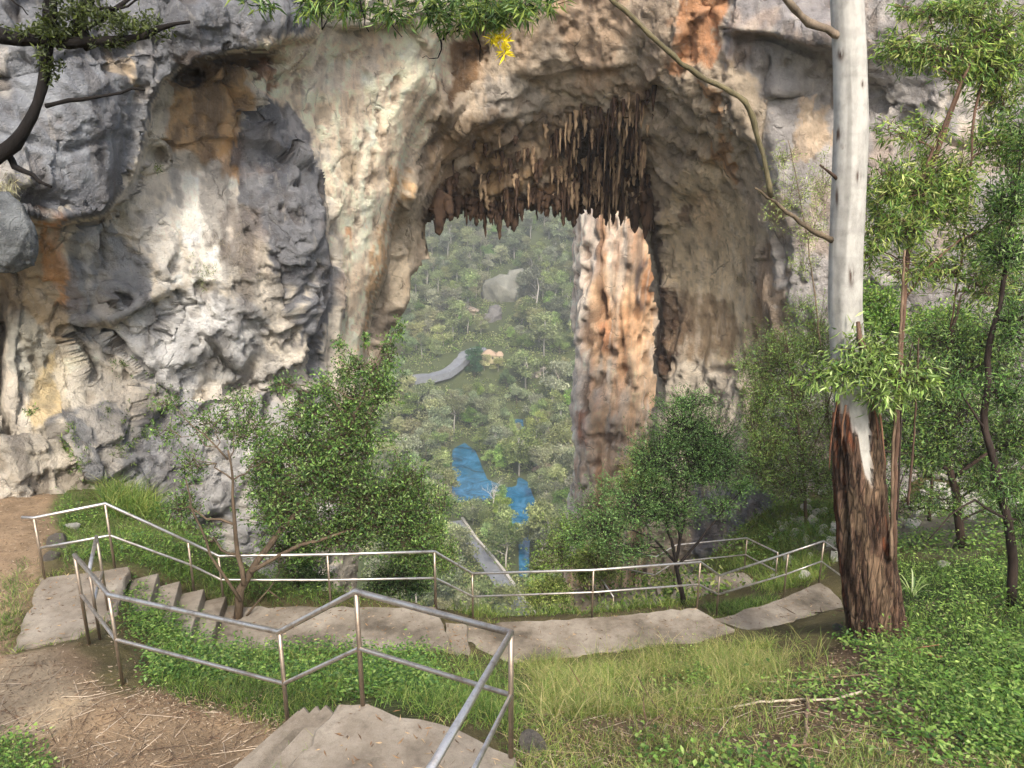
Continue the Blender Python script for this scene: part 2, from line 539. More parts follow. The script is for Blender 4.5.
FARZ = np.array([-23, -35, -55, -72, -86, -94.5, -97.2, -97.4, -97.5, -88, -77.5, -75.5, -72, -57, -24, 25, 105, 180, 260])
LAKE = np.array([PH(a, b, 100)[:2] for a, b in [(444, 508), (446, 450), (466, 440), (482, 452), (494, 480), (510, 486), (513, 446), (507, 430), (508, 411), (520, 405), (529, 412), (529, 434), (520, 452), (519, 474), (534, 482), (545, 508), (538, 545), (538, 585), (510, 585), (510, 540), (494, 505)]])


def far_z(x, y):
    z = np.interp(y + 14 * fbm(x / 60, y / 60, 3.1, 3, 5) * sstep(60, 130, y), FARY, FARZ)
    z = z + 5 * fbm(x / 70, y / 70, 0.5, 4, 9) * sstep(300, 420, y)
    z = z + np.abs(x) * .22 * sstep(120, 40, y) + .25 * np.maximum(np.abs(x) - 60, 0) * sstep(100, 200, y)
    d = polydist(x, y, LAKE)
    z = np.where((y > 120) & (y < 300), np.minimum(z, np.where(d > -6, -98.6 - .35 * d, z)), z)
    return z


def ground_exact(x, y):
    x = np.asarray(x, float); y = np.asarray(y, float)
    near = GRBF(x, y)
    near = near + 0.07 * fbm(x * .9, y * .9, 1.3, 3, 21) + .02 * fbm(x * 5, y * 5, 2.2, 2, 25)
    w = sstep(25, 33, y)
    return near * (1 - w) + far_z(x, y) * w


# flat concrete pieces: outline in the order (px, py) at a height below the eye
SLABS = [
    ('path', 6.28, [(39, 578), (129, 566), (117, 614), (78, 637), (10, 652)], .16),
    ('path', 7.42, [(222, 606), (436, 607), (452, 648), (398, 652), (300, 648), (212, 650)], .2),
    ('path', 7.95, [(445, 622), (466, 623), (470, 656), (451, 660)], .3),
    ('path', 8.75, [(466, 624), (592, 617), (697, 608), (735, 629), (700, 641), (620, 650), (560, 657), (500, 664), (466, 660)], .2),
    ('path', 9.5, [(708, 622), (785, 597), (820, 582), (838, 596), (848, 608), (800, 620), (740, 632)], .15),
    ('path', 11.55, [(676, 574), (744, 572), (768, 591), (735, 601), (670, 602)], .3),
    ('path', 12.0, [(574, 590), (662, 585), (666, 609), (574, 614)], .3),
    ('landing', 4.72, [(338, 703), (366, 702), (440, 722), (516, 756), (520, 800), (390, 800), (255, 800), (310, 745)], .25),
]
slab_xy = []
for nm, H, pl, th in SLABS:
    p = np.array([PH(a, b, H) for a, b in pl]); slab_xy.append((p[:, :2], -H, th))


def dig(x, y, z):
    for pl, zt, th in slab_xy:
        d = polydist(x, y, pl)
        z = np.where(d > -.02, np.minimum(z, zt - .05), z)
        z = np.where((d > -.5) & (d <= -.02), np.minimum(z, zt + .0 + np.maximum(-d - .05, 0) * .5), z)
    return z


def xgrid():
    ys = [-4.0]
    while ys[-1] < 1300: ys.append(ys[-1] + max(.075, .0115 * ys[-1]))
    ys = np.array(ys)
    u = np.linspace(-1, 1, 381)
    u = np.sign(u) * np.abs(u) ** 1.15
    return u, ys


gu, gy = xgrid()
GY, GU = np.meshgrid(gy, gu, indexing='ij')
GX = GU * (7 + np.maximum(GY, 0) * .82)
GZ = dig(GX, GY, ground_exact(GX, GY))


def gz(x, y):
    """height of the built ground sheet"""
    x = np.asarray(x, float); y = np.asarray(y, float)
    j = np.clip(np.searchsorted(gy, y) - 1, 0, len(gy) - 2)
    ty = (y - gy[j]) / (gy[j + 1] - gy[j])
    u = x / (7 + np.maximum(y, 0) * .82)
    i = np.clip(np.searchsorted(gu, u) - 1, 0, len(gu) - 2)
    tx = np.clip((u - gu[i]) / (gu[i + 1] - gu[i]), 0, 1)
    a = GZ[j, i] * (1 - tx) + GZ[j, i + 1] * tx; b = GZ[j + 1, i] * (1 - tx) + GZ[j + 1, i + 1] * tx
    return a * (1 - ty) + b * ty


def hit(px, py, d0=3.0, d1=40.0, n=240):
    """where the sight line through a pixel meets the ground"""
    rx, rz, _ = ray(px, py)
    ds = np.geomspace(d0, d1, n)
    out = np.full(rx.shape, np.nan); prev = None
    for k in range(n):
        d = ds[k]
        below = rz * d < gz(rx * d, np.full(rx.shape, d))
        new = below & np.isnan(out)
        out = np.where(new, d if k == 0 else .5 * (ds[k] + ds[k - 1]), out)
    x = rx * out
    return np.stack([x, out, gz(np.nan_to_num(x), np.nan_to_num(out, nan=5.0))], -1)


# ground colours
gpx, gpy = proj(np.stack([GX, GY, GZ], -1))
wp = 9 * fbm(GX * .9, GY * .9, 4.4, 4, 31); wp2 = 9 * fbm(GX * .9, GY * .9, 8.8, 4, 37)
QX, QY = gpx + wp, gpy + wp2
gc = np.empty(GX.shape + (3,)); gc[:] = lin((96, 88, 58))
farm = sstep(30, 60, GY)[..., None]
gc = gc * (1 - farm) + lin((82, 92, 54)) * farm


def gpaint(poly, c, soft=8, k=1.0):
    w = sstep(-soft, soft, polydist(QX, QY, poly))[..., None] * k * (GY < 45)[..., None] * (GY > .5)[..., None]
    gc[:] = gc * (1 - w) + lin(c) * w


gpaint([(-200, 640), (60, 650), (130, 690), (200, 690), (290, 735), (300, 900), (-200, 900)], (150, 128, 102))
gpaint([(-200, 655), (40, 652), (100, 690), (60, 730), (-200, 760)], (168, 150, 124))
gpaint([(-200, 480), (60, 490), (40, 570), (15, 640), (-20, 700), (-200, 680)], (160, 136, 108))
gpaint([(60, 490), (230, 540), (230, 605), (120, 565), (50, 560)], (98, 106, 60))
gpaint([(150, 660), (430, 660), (440, 720), (300, 735), (180, 700)], (72, 78, 44))
gpaint([(520, 655), (760, 640), (800, 660), (740, 700), (560, 720), (525, 690)], (112, 112, 62))
gpaint([(540, 715), (700, 690), (880, 660), (940, 700), (900, 900), (520, 900)], (112, 94, 70))
gpaint([(900, 560), (1200, 540), (1200, 760), (930, 740), (890, 650)], (66, 82, 40))
gpaint([(860, 640), (920, 650), (890, 690), (760, 700), (700, 680), (800, 650)], (100, 82, 62))
gpaint([(780, 510), (1100, 480), (1100, 540), (900, 550), (790, 545)], (128, 124, 108))
gc *= .82
idx = np.arange(GX.size).reshape(GX.shape)
gf = np.stack([idx[:-1, :-1], idx[:-1, 1:], idx[1:, 1:], idx[1:, :-1]], -1).reshape(-1, 4)
tag(mkmesh('ground', np.stack([GX, GY, GZ], -1), gf, M_SOIL, None, gc.reshape(-1, 3)), kind='structure')

# lake
lk = MB(); n = 40
mb = MB(); mb.add([(-140, 110, -99.4), (140, 110, -99.4), (140, 330, -99.4), (-140, 330, -99.4)], [(0, 1, 2, 3)])
tag(mb.build('lake', mat_water(), smooth=False), kind='structure')

# ------------------------------------------------------------------ concrete slabs, stairs
def slab_mesh(name, p, zt, th, rg, side=9):
    p = np.asarray(p, float)
    # wander the outline a little so that it is not a ruler line
    q = []
    for i in range(len(p)):
        a, b = p[i], p[(i + 1) % len(p)]
        m = max(2, int(np.linalg.norm(b - a) / .16))
        for k in range(m):
            t = k / m; e = (b - a) / (np.linalg.norm(b - a) + 1e-9)
            off = rg.normal() * .026 if k else 0
            q.append(a + (b - a) * t + np.array([-e[1], e[0]]) * off)
    q = np.array(q); n = len(q); c = q.mean(0)
    ins = q + (c - q) / (np.linalg.norm(c - q, axis=1, keepdims=True)) * .025
    V = np.concatenate([np.c_[q, np.full(n, zt - th)], np.c_[q, np.full(n, zt - .022) + rg.normal(size=n) * .004], np.c_[ins, np.full(n, zt)]])
    a = np.arange(n); b = (a + 1) % n
    F4 = np.concatenate([np.stack([a, b, n + b, n + a], 1), np.stack([n + a, n + b, 2 * n + b, 2 * n + a], 1)])
    import bmesh
    bm = bmesh.new(); vs = [bm.verts.new(v) for v in V]
    for f in F4: bm.faces.new([vs[i] for i in f])
    f = bm.faces.new([vs[i] for i in range(2 * n, 3 * n)])
    bmesh.ops.triangulate(bm, faces=[f])
    bmesh.ops.recalc_face_normals(bm, faces=bm.faces)
    me = bpy.data.meshes.new(name); bm.to_mesh(me); bm.free(); me.materials.append(M_CONC)
    o = bpy.data.objects.new(name, me); COL.objects.link(o)
    return o


for (nm, H, pl, th), (p, zt, th2) in zip(SLABS, slab_xy):
    tag(slab_mesh(nm, p, zt, th, rng), kind='structure')


def stairs(name, a0, a1, b0, b1, n, thick=.35, skip_last=True):
    """treads from the edge a0-a1 down to the edge b0-b1 (3D points)"""
    a0, a1, b0, b1 = [np.asarray(v, float) for v in (a0, a1, b0, b1)]
    m = MB()
    for k in range(n):
        t0, t1 = k / n, (k + 1.12) / n
        z = a0[2] + (b0[2] - a0[2]) * (k + 1) / (n + 1)
        c = [a0 + (b0 - a0) * t0, a0 + (b0 - a0) * min(t1, 1), a1 + (b1 - a1) * min(t1, 1), a1 + (b1 - a1) * t0]
        c = [v + rng.normal(size=3) * .012 for v in c]
        ctr = sum(c) / 4
        V = [(v[0], v[1], z - thick) for v in c] + [(v[0], v[1], z - .02) for v in c] + [tuple((v + (ctr - v) * .05)[:2]) + (z,) for v in c]
        m.add(V, [(0, 1, 5, 4), (1, 2, 6, 5), (2, 3, 7, 6), (3, 0, 4, 7), (4, 5, 9, 8), (5, 6, 10, 9), (6, 7, 11, 10), (7, 4, 8, 11), (8, 9, 10, 11)])
    return tag(m.build(name, M_CONC, smooth=False), kind='structure')


stairs('stairs', PH(129, 566, 6.28), PH(117, 614, 6.28), PH(226, 607, 7.42), PH(212, 650, 7.42), 4, .3)
# steps down from the near landing to the dirt
stairs('stairs', PH(338, 703, 4.72), PH(255, 800, 4.72), PH(300, 722, 5.55), PH(215, 800, 5.55), 4)
stairs('stairs', PH(662, 585, 11.55), PH(668, 606, 11.55), PH(650, 588, 12.0), PH(654, 609, 12.0), 2)

# ------------------------------------------------------------------ handrails
def post_at(fx, fy, H, ty):
    b = PH(fx, fy, H)
    lo, hi = .3, 2.0
    for _ in range(40):
        m = .5 * (lo + hi)
        if proj(b + np.array([0, 0, m]))[1] > ty: lo = m
        else: hi = m
    return b, b + np.array([0, 0, .5 * (lo + hi)])


def handrail(label, group, posts, start=None, end=None, rp=.021, rt=.026, midf=.52):
    """posts: (foot px, foot py, H, top py); start/end: extra top points in 3D beyond the posts"""
    bt = [post_at(*q) for q in posts]
    root = thing('handrail', bt[0][0], label, 'handrail', group)
    tops = [t for b, t in bt]
    mids = [b + (t - b) * midf for b, t in bt]
    top = ([start] if start is not None else []) + tops + ([end] if end is not None else [])
    hs = (tops[0] - mids[0])[2]
    midl = mids + ([end - np.array([0, 0, hs])] if end is not None else [])
    MB().tube(local(top, root), rt, 12).build('top_rail', M_STEEL, root)
    MB().tube(local(midl, root), rp, 10).build('middle_rail', M_STEEL, root)
    for b, t in bt:
        MB().tube(local([b - np.array([0, 0, .12]), t], root), rp, 10).build('post', M_STEEL2, root)
    return root


HG = 'steel handrails beside the concrete steps and paths'
handrail('closest steel handrail, angling down beside the dirt and the near concrete landing', HG,
         [(88, 636, 5.9, 555), (123, 686, 5.85, 595), (289, 737, 5.7, 632), (363, 707, 4.74, 591.5), (511, 759, 4.74, 633)], end=P(395, 830, 3.1), rp=.022, rt=.029)
handrail('short two-post steel handrail return at the top of the flight of steps', HG, [(99, 632, 6.0, 571), (108, 609, 6.26, 536.5)])
handrail('long steel handrail following the cliff-side steps and the middle path', HG,
         [(45, 580, 6.3, 518), (115, 569, 6.3, 503.5), (194, 590, 7.0, 541.5), (224, 605, 7.42, 556), (331, 607, 7.42, 554.5), (436, 606, 7.42, 551.5), (473, 621, 8.75, 573.5),
          (592, 616, 8.75, 570), (697, 608, 8.75, 562), (716.5, 614.5, 9.5, 575.5), (783.5, 597, 9.5, 553), (819, 583, 9.5, 541)],
         start=P(22, 517.5, PH(45, 580, 6.3)[1] + .05), end=P(856, 562, 14.3))
handrail('far steel handrail round the lowest path below the small dark-stemmed tree', HG,
         [(621, 588, 12.0, 550), (654, 594, 12.0, 557), (674, 580, 11.55, 545), (744, 572.5, 11.55, 538), (774, 590, 10.7, 553)], rt=.024)
handrail('steeply sloping steel handrail dropping toward the lake under the small dark-stemmed tree', HG,
         [(585, 592, 12.3, 556), (612, 634, 12.4, 597)], rt=.024)

# ------------------------------------------------------------------ cliff
S = 2.0
cx = np.arange(-150, 1176, S); cy = np.arange(-70, 652, S)
CY, CX = np.meshgrid(cy, cx, indexing='ij')
LP = [(-160, -260, 19), (-160, 100, 14.2), (-160, 300, 14.5), (-160, 500, 14.5), (0, -260, 19.5), (0, -60, 16.3), (0, 40, 15.4), (0, 120, 15), (0, 200, 14.8), (0, 245, 15.6), (0, 300, 16.4), (0, 400, 16.4),
      (0, 480, 15.6), (0, 640, 14.6), (100, -260, 20.5), (100, 0, 16.6), (100, 120, 16.2), (100, 200, 16.5), (100, 245, 17.1), (100, 300, 17.5), (100, 350, 18.1), (100, 430, 17.2), (100, 500, 16.9),
      (170, 20, 17.4), (185, 95, 19.4), (155, 150, 18.5), (180, 180, 19.5), (200, 240, 19.3), (200, 300, 19.2), (190, 350, 19), (190, 400, 19.8), (200, 440, 19.2), (200, 480, 19), (200, 560, 18.8), (230, 100, 20.6),
      (280, 0, 20.0), (280, 40, 20.2), (285, 75, 21.9), (280, 150, 21.5), (300, 200, 21.2), (280, 300, 21.0), (240, 340, 20.4), (245, 385, 21.3), (280, 430, 21.2), (280, 560, 20.8), (326, 230, 22.3), (336, 230, 23.2),
      (322, 330, 22.4), (334, 330, 23.4), (340, 0, 22.2), (340, 60, 23.9), (340, 130, 23.9), (340, 450, 23.3), (340, 640, 22.6), (385, 20, 24.6), (400, 50, 25.3), (400, 110, 25.8), (390, 200, 25.8), (375, 300, 25.6),
      (440, 60, 26.6), (450, 0, 26.4), (400, -260, 27), (300, -260, 24), (450, -260, 28), (380, 640, 25)]
JP = [(380, 200, 28.8), (405, 200, 28.6), (430, 110, 28.3), (440, 60, 28.6), (412, 300, 29.3), (392, 330, 28.8), (390, 640, 28.5), (370, 420, 28), (450, -260, 29.5), (450, 0, 28.2), (480, 0, 28.6), (465, 60, 30.2), (470, 100, 29.2),
      (455, 150, 30.6), (440, 180, 31.2), (435, 215, 32), (540, -260, 29.5), (540, 0, 28.8), (510, 60, 29.6), (540, 80, 30.4), (500, 130, 31), (540, 130, 32), (500, 185, 33.0), (540, 190, 33.6), (545, 215, 34),
      (600, 0, 28.6), (600, 60, 29.6), (595, 100, 31), (600, 140, 33), (605, 175, 35), (625, 200, 35.2), (645, 0, 28), (650, 60, 28.7), (655, 110, 30), (648, 160, 32.5), (652, 210, 34), (660, 260, 34.5), (668, 330, 33.6),
      (660, 400, 33.2), (650, 500, 33), (700, 0, 27.3), (700, 60, 27.6), (700, 120, 28.5), (690, 170, 30.6), (705, 230, 31.9), (712, 285, 32), (712, 350, 31.8), (710, 450, 30.5), (710, 560, 30), (735, 190, 29.7), (742, 250, 30.2),
      (757, 200, 28.3), (757, 300, 28.9), (757, 380, 29), (766, 100, 27), (768, 200, 27.4), (770, 300, 27.8), (775, 400, 27.6), (760, 480, 27.2), (760, 600, 26), (830, 0, 26.3), (830, 42, 25.6), (830, 62, 26.8), (830, 200, 26.6),
      (830, 350, 26.4), (830, 500, 25), (930, 0, 25.5), (930, 60, 25.7), (930, 200, 25.6), (930, 350, 25), (930, 500, 23.7), (1024, 0, 25), (1024, 200, 24.8), (1024, 400, 24.2), (1024, 520, 22.8), (1184, 0, 24), (1184, 300, 23.5),
      (1184, 520, 22), (700, -260, 28), (900, -260, 27), (1184, -260, 26), (1184, 640, 21), (930, 640, 22.5), (760, 120, 26.9)]
DL = RBF([(a, b) for a, b, _ in LP], [c for *_, c in LP])(CX, CY)
DJ = RBF([(a, b) for a, b, _ in JP], [c for *_, c in JP])(CX, CY)
w1 = 5 * fbm(CX / 45, CY / 45, .3, 4, 41); w2 = 5 * fbm(CX / 45, CY / 45, 7.3, 4, 43)
WX, WY = CX + w1, CY + w2
EDGE_L = [(-900, -900), (474, -900), (466, 0), (447, 40), (441, 92), (420, 116), (402, 168), (389, 230), (374, 300), (364, 350), (358, 900), (-900, 900)]
dl = polydist(CX + .7 * w1, CY + .7 * w2, EDGE_L)
wl = sstep(-3.5, 3.5, dl)
CD = DJ * (1 - wl) + DL * wl + (1 - sstep(0, 26, dl)) * wl * .7 * sstep(30, 60, CY)      # the edge rounds away


L1, L2 = 5 * fbm(CX / 60, CY / 60, .3, 2, 41), 5 * fbm(CX / 60, CY / 60, 7.3, 2, 43)


def ledge(pts, s, up=28, dn=10, fade=28):
    """rock above the line stands out, rock just below is undercut"""
    xs = np.array([p[0] for p in pts], float); ys = np.array([p[1] for p in pts], float)
    yl = np.interp(CX + L1, xs, ys)
    t = yl - CY - L2
    m = sstep(xs[0] - 2, xs[0] + fade, WX) * sstep(xs[-1] + 2, xs[-1] - fade, WX)
    CD[:] += m * np.where(t > 0, -s * np.exp(-t / up) * sstep(-1, 6, t), s * .45 * np.exp(t / dn))


def crack(pts, s, w=2.2):
    w = max(w, 3.8)
    CD[:] += .65 * s * np.exp(-(linedist(CX + L1, CY + L2, pts) / w) ** 2)


def hole(x, y, rx, ry, s):
    CD[:] += s * np.exp(-(((WX - x) / rx) ** 2 + ((WY - y) / ry) ** 2) ** 2)


ledge([(-40, 230), (20, 222), (60, 224), (100, 218), (128, 190)], 1.0, 60, 14)
ledge([(120, 200), (140, 165), (150, 130), (152, 105), (165, 82), (195, 64), (250, 52), (300, 42), (322, 38)], 1.1, 45, 14)
ledge([(62, 325), (110, 329), (150, 303), (188, 283)], .4, 34, 12)
ledge([(188, 262), (200, 330), (240, 372), (262, 350)], .5, 40, 8)
ledge([(330, 30), (345, 31), (395, 30), (412, 24)], .9, 22, 10)
ledge([(50, 420), (85, 482), (110, 490), (145, 462), (158, 440)], .4, 45, 12)
ledge([(205, 392), (235, 382), (262, 352)], .5, 28, 8)
ledge([(720, 38), (770, 42), (815, 52), (860, 50)], .9, 26, 10)
ledge([(760, 100), (800, 98), (822, 86)], .5, 20, 6)
ledge([(880, 60), (940, 50), (1030, 62)], .5, 30, 8)
ledge([(690, 330), (705, 372), (738, 368), (756, 340)], .4, 40, 8)
ledge([(448, 150), (470, 128), (500, 120), (530, 126)], .5, 30, 8)
ledge([(500, 72), (540, 84), (580, 70), (640, 64)], .35, 26, 8)
ledge([(380, 320), (392, 318), (404, 312), (414, 300)], .5, 20, 6)
crack([(258, 118), (270, 132), (290, 158)], .5); crack([(100, 326), (120, 345), (172, 398)], .5, 2.5); crack([(168, 298), (172, 318), (160, 350)], .3)
crack([(60, 330), (78, 350), (90, 372)], .3); crack([(225, 65), (232, 110), (236, 170), (232, 240)], .35, 3); crack([(180, 200), (186, 240), (176, 270)], .25)
crack([(330, 60), (320, 100), (328, 180), (332, 280), (330, 400)], .35, 3); crack([(245, 210), (275, 240), (285, 320)], .3)
crack([(700, 0), (722, 60), (730, 120)], .3, 3); crack([(766, 60), (762, 160), (768, 300)], .4, 4); crack([(738, 120), (750, 200)], .3)
crack([(840, 0), (850, 60), (880, 110)], .3); crack([(900, 120), (960, 150), (1020, 140)], .3); crack([(880, 230), (950, 250), (1010, 230)], .3)
crack([(0, 130), (60, 150), (130, 140)], .25); crack([(0, 75), (70, 60), (160, 45)], .3); crack([(470, 95), (452, 120), (430, 150)], .7, 4)
hole(158, 154, 11, 12, .9); hole(190, 75, 18, 9, .8); hole(250, 62, 30, 7, .7); hole(686, 205, 12, 9, .35); hole(455, 68, 14, 30, .6); hole(120, 300, 8, 6, .4)
hole(-6, 360, 14, 70, .8); hole(398, 352, 8, 26, .8)
OPEN = [(424, 228), (432, 212), (470, 209), (505, 206), (540, 209), (575, 206), (600, 206), (622, 208), (638, 224), (648, 252), (656, 300), (659, 340), (652, 420), (648, 700), (340, 700), (366, 480), (384, 352), (391, 328), (411, 312), (414, 285), (419, 262)]
dop = polydist(CX, CY, OPEN)
nz = 3.0 * fbm(CX / 14, CY / 14, 2.2, 4, 51)
keep_v = dop + nz < 0
fi = np.arange(CX.size).reshape(CX.shape)
qd = np.stack([fi[:-1, :-1], fi[1:, :-1], fi[1:, 1:], fi[:-1, 1:]], -1).reshape(-1, 4)
kf = keep_v.ravel()[qd].sum(1) >= 2
qd = qd[kf]
PX, PY = CX.copy(), CY.copy()
# rounded lip: the rock turns back near the opening
CD += 1.2 * np.exp(-np.maximum(-dop - nz, 0) / 5.0) * (CY < 480)
for _ in range(3):
    q = np.pad(CD, 1, mode='edge'); CD = (q[:-2, 1:-1] + q[2:, 1:-1] + q[1:-1, :-2] + q[1:-1, 2:] + 2 * CD) / 6
CP = P(PX, PY, CD)
# real relief along the surface normal
def cliff_normals(CP):
    gxv = np.gradient(CP, axis=1); gyv = np.gradient(CP, axis=0)
    n = np.cross(gxv, gyv); n /= np.linalg.norm(n, axis=-1, keepdims=True) + 1e-9
    return np.where((n[..., 1:2] > 0), -n, n)


NRM = cliff_normals(CP)
X, Y, Z = CP[..., 0], CP[..., 1], CP[..., 2]
scale = sstep(10, 30, Y) * .5 + .7
drap = sstep(395, 440, CX) * sstep(900, 780, CX)
h = .16 * fbm(X / 3.6, Y / 3.6, Z / 3.6, 3, 61) + .03 * ridged(X / 1.7, Y / 1.7, Z / 2.4, 4, 63) + .06 * fbm(X * 1.9, Y * 1.9, Z * 1.6, 4, 67, .6)


def worley(x, y, z, s):
    fx, fy, fz = [np.floor(a).astype(np.int64) for a in (x, y, z)]
    best = np.full(x.shape, 9e9); bh = np.zeros(x.shape)
    for a in (-1, 0, 1):
        for b in (-1, 0, 1):
            for c in (-1, 0, 1):
                i, j, k = fx + a, fy + b, fz + c
                dx = x - i - _h(i, j, k, s); dy = y - j - _h(i, j, k, s + 1); dz = z - k - _h(i, j, k, s + 2)
                d = dx * dx + dy * dy + dz * dz
                hh_ = dx * (_h(i, j, k, s + 3) - .5) + dy * (_h(i, j, k, s + 4) - .5) + dz * (_h(i, j, k, s + 5) - .5) + (_h(i, j, k, s + 6) - .5) * .35
                m = d < best; best = np.where(m, d, best); bh = np.where(m, hh_, bh)
    return bh


wx_, wy_, wz_ = [.35 * fbm(X * .8 + o_, Y * .8, Z * .8, 3, 68) for o_ in (0, 9, 23)]
# bedding blocks: terraces broken by joints
cell = vnoise(X / 1.3 + .4 * fbm(X, Y, Z, 2, 71), Y / 1.3, Z / .8, 72)
h += .10 * np.round(cell * 3) / 3 * (1 - .6 * drap)
h += (1.25 * worley((X + wx_ * 1.6) / 4.2, (Y + wy_ * 1.6) / 4.2, (Z + wz_ * 1.6) / 3.4, 601) + .40 * worley((X + wx_) / 1.9, (Y + wy_) / 1.9, (Z + wz_) / 1.6, 501) + .25 * worley((X + wx_ * .6) / .8, (Y + wy_ * .6) / .8, (Z + wz_ * .6) / .7, 521) + .14 * worley(X / .33 + wx_, Y / .33, Z / .3, 541)) * (1 - .55 * drap)
flute = ridged(X * 1.5 + .3 * fbm(X, Y, Z * .3, 2, 75), Y * 1.5, Z * .16, 3, 76)
h += .16 * flute * drap
pits = sstep(.45, .8, fbm(X * 2.3, Y * 2.3, Z * 1.6, 3, 79))
h -= .17 * pits
smooth_al = sstep(-6, 14, polydist(WX, WY, [(665, 195), (700, 175), (750, 200), (758, 330), (740, 372), (700, 372), (672, 270)]))
h = h * (1 - .55 * smooth_al)
for pl_, am_ in (([(240, 40), (470, 20), (440, 100), (400, 180), (380, 300), (360, 420), (335, 420), (335, 250), (320, 150), (270, 110)], .55), ([(450, 20), (640, -40), (650, 90), (560, 110), (480, 120)], .45), ([(655, 190), (700, 165), (760, 190), (765, 380), (690, 380), (668, 270)], .45), ([(160, 90), (250, 80), (250, 250), (200, 280), (150, 230)], .5), ([(170, 170), (240, 150), (240, 300), (260, 350), (190, 400), (100, 330)], .3),
                 ([(0, 60), (140, 90), (130, 180), (0, 200)], .3), ([(720, -200), (1300, -200), (1300, 600), (770, 600)], .35)):
    h = h * (1 - am_ * sstep(-12, 12, polydist(WX, WY, pl_)))
VD = CP / np.linalg.norm(CP, axis=-1, keepdims=True)
facing = np.abs((VD * NRM).sum(-1))
h = h * sstep(.15, .75, facing)
CP = CP + NRM * (h * scale)[..., None]
NR2 = cliff_normals(CP)

# stains and rock colours, with some painted shade, fixed in world positions
cc = np.empty(CX.shape + (3,)); cc[:] = lin((204, 195, 180))
X, Y, Z = CP[..., 0], CP[..., 1], CP[..., 2]
strk = fbm(X * 1.5, Y * 1.5, Z * .13, 4, 81)
blot = fbm(X / 1.5, Y / 1.5, Z / 1.9, 5, 83)
fine = fbm(X * 2.6, Y * 2.6, Z * 2.2, 4, 85)
fine2 = fbm(X * 5, Y * 5, Z * 3.5, 3, 93)
SX, SY = CX + 9 * fbm(X * .8, Y * .8, Z * .8, 4, 87), CY + 14 * fbm(X * .9, Y * .9, Z * .3, 4, 89)


def cpaint(poly, c, soft=6, k=1.0, brk=0.0, hard=None):
    """brk breaks the patch up with streaks and blotches"""
    d = polydist(SX, SY, poly)
    soft = soft * .4
    w = sstep(-soft, soft, d + 4.5 * fine2 + brk * 22 * (.6 * strk + .6 * blot)) * k
    w = w[..., None]
    cc[:] = cc * (1 - w) + lin(c) * w


JM = [(474, -900), (466, 0), (447, 40), (441, 92), (420, 116), (402, 168), (389, 230), (374, 300), (364, 350), (358, 900), (1500, 900), (1500, -900)]
cpaint(JM, (172, 157, 138), 3)
# left wall
cpaint([(240, 40), (470, 20), (440, 100), (400, 180), (380, 300), (360, 420), (330, 420), (335, 250), (320, 150), (260, 110)], (232, 214, 189), 10, 1, .2)
cpaint([(310, 50), (390, 48), (380, 80), (300, 90)], (216, 206, 192), 8, .7)
cpaint([(-300, -400), (330, -400), (310, 36), (230, 56), (190, 66), (160, 84), (150, 130), (142, 162), (120, 195), (100, 222), (60, 228), (20, 222), (-300, 250)], (108, 111, 117), 8, .95, .5)
cpaint([(0, 60), (60, 70), (140, 90), (130, 170), (60, 180), (0, 160)], (142, 145, 150), 12, .8, .5)
cpaint([(162, 82), (176, 84), (160, 150), (146, 190), (136, 240), (128, 238), (142, 170), (148, 120)], (186, 178, 160), 4, .9, .2)
cpaint([(112, 52), (128, 50), (128, 88), (120, 88)], (206, 186, 158), 3, .9)
cpaint([(165, 80), (250, 70), (245, 120), (240, 180), (225, 190), (195, 150), (165, 140)], (178, 142, 98), 8, .85, .3)
cpaint([(170, 62), (280, 58), (270, 76), (180, 84)], (96, 78, 58), 6, .8, .3)  # shade under the overhang, painted into the rock colour
cpaint([(262, 72), (275, 70), (272, 110), (264, 108)], (140, 92, 58), 4, .8, .3)
cpaint([(175, 170), (235, 160), (235, 240), (225, 290), (190, 290), (180, 230)], (226, 220, 210), 8, .9, .3)
cpaint([(222, 140), (240, 140), (238, 190), (222, 180)], (186, 148, 104), 6, .8, .3)
cpaint([(240, 150), (246, 122), (262, 102), (290, 108), (312, 120), (322, 160), (328, 250), (331, 320), (322, 392), (305, 400), (288, 330), (272, 250), (245, 215), (238, 175)], (104, 107, 114), 6, .9, .75)
cpaint([(272, 108), (300, 112), (310, 150), (290, 160)], (176, 172, 170), 5, .6, .5)
cpaint([(260, 165), (285, 165), (280, 200), (262, 195)], (94, 97, 104), 5, .7, .3)
cpaint([(0, 225), (60, 232), (70, 330), (40, 380), (0, 300)], (166, 146, 116), 8, .9, .4)
cpaint([(48, 225), (72, 228), (70, 300), (52, 300)], (196, 142, 92), 6, .7, .4)
cpaint([(66, 236), (104, 226), (152, 252), (152, 298), (110, 326), (75, 328), (62, 300)], (128, 131, 136), 8, .85, .9)
cpaint([(86, 230), (98, 230), (100, 300), (90, 300)], (200, 196, 190), 4, .6, .5)
cpaint([(10, 320), (70, 335), (72, 390), (40, 400), (8, 380)], (160, 160, 150), 8, .7, .4)
cpaint([(60, 340), (90, 345), (80, 400), (40, 430), (30, 410)], (196, 172, 122), 8, .7, .3)
cpaint([(100, 330), (190, 290), (260, 300), (258, 352), (205, 392), (180, 398), (120, 345)], (196, 194, 191), 8, .9, .4)
cpaint([(150, 345), (180, 330), (230, 350), (225, 380), (190, 392)], (142, 143, 146), 8, .8, .5)
cpaint([(52, 420), (100, 402), (132, 396), (158, 440), (140, 462), (108, 490), (84, 480)], (124, 124, 124), 6, 1, .25)
cpaint([(0, 430), (60, 430), (90, 490), (60, 500), (0, 500)], (156, 148, 134), 8, .7, .4)
cpaint([(150, 400), (230, 400), (320, 420), (330, 640), (150, 640), (130, 480)], (152, 152, 154), 8, .9, .35)
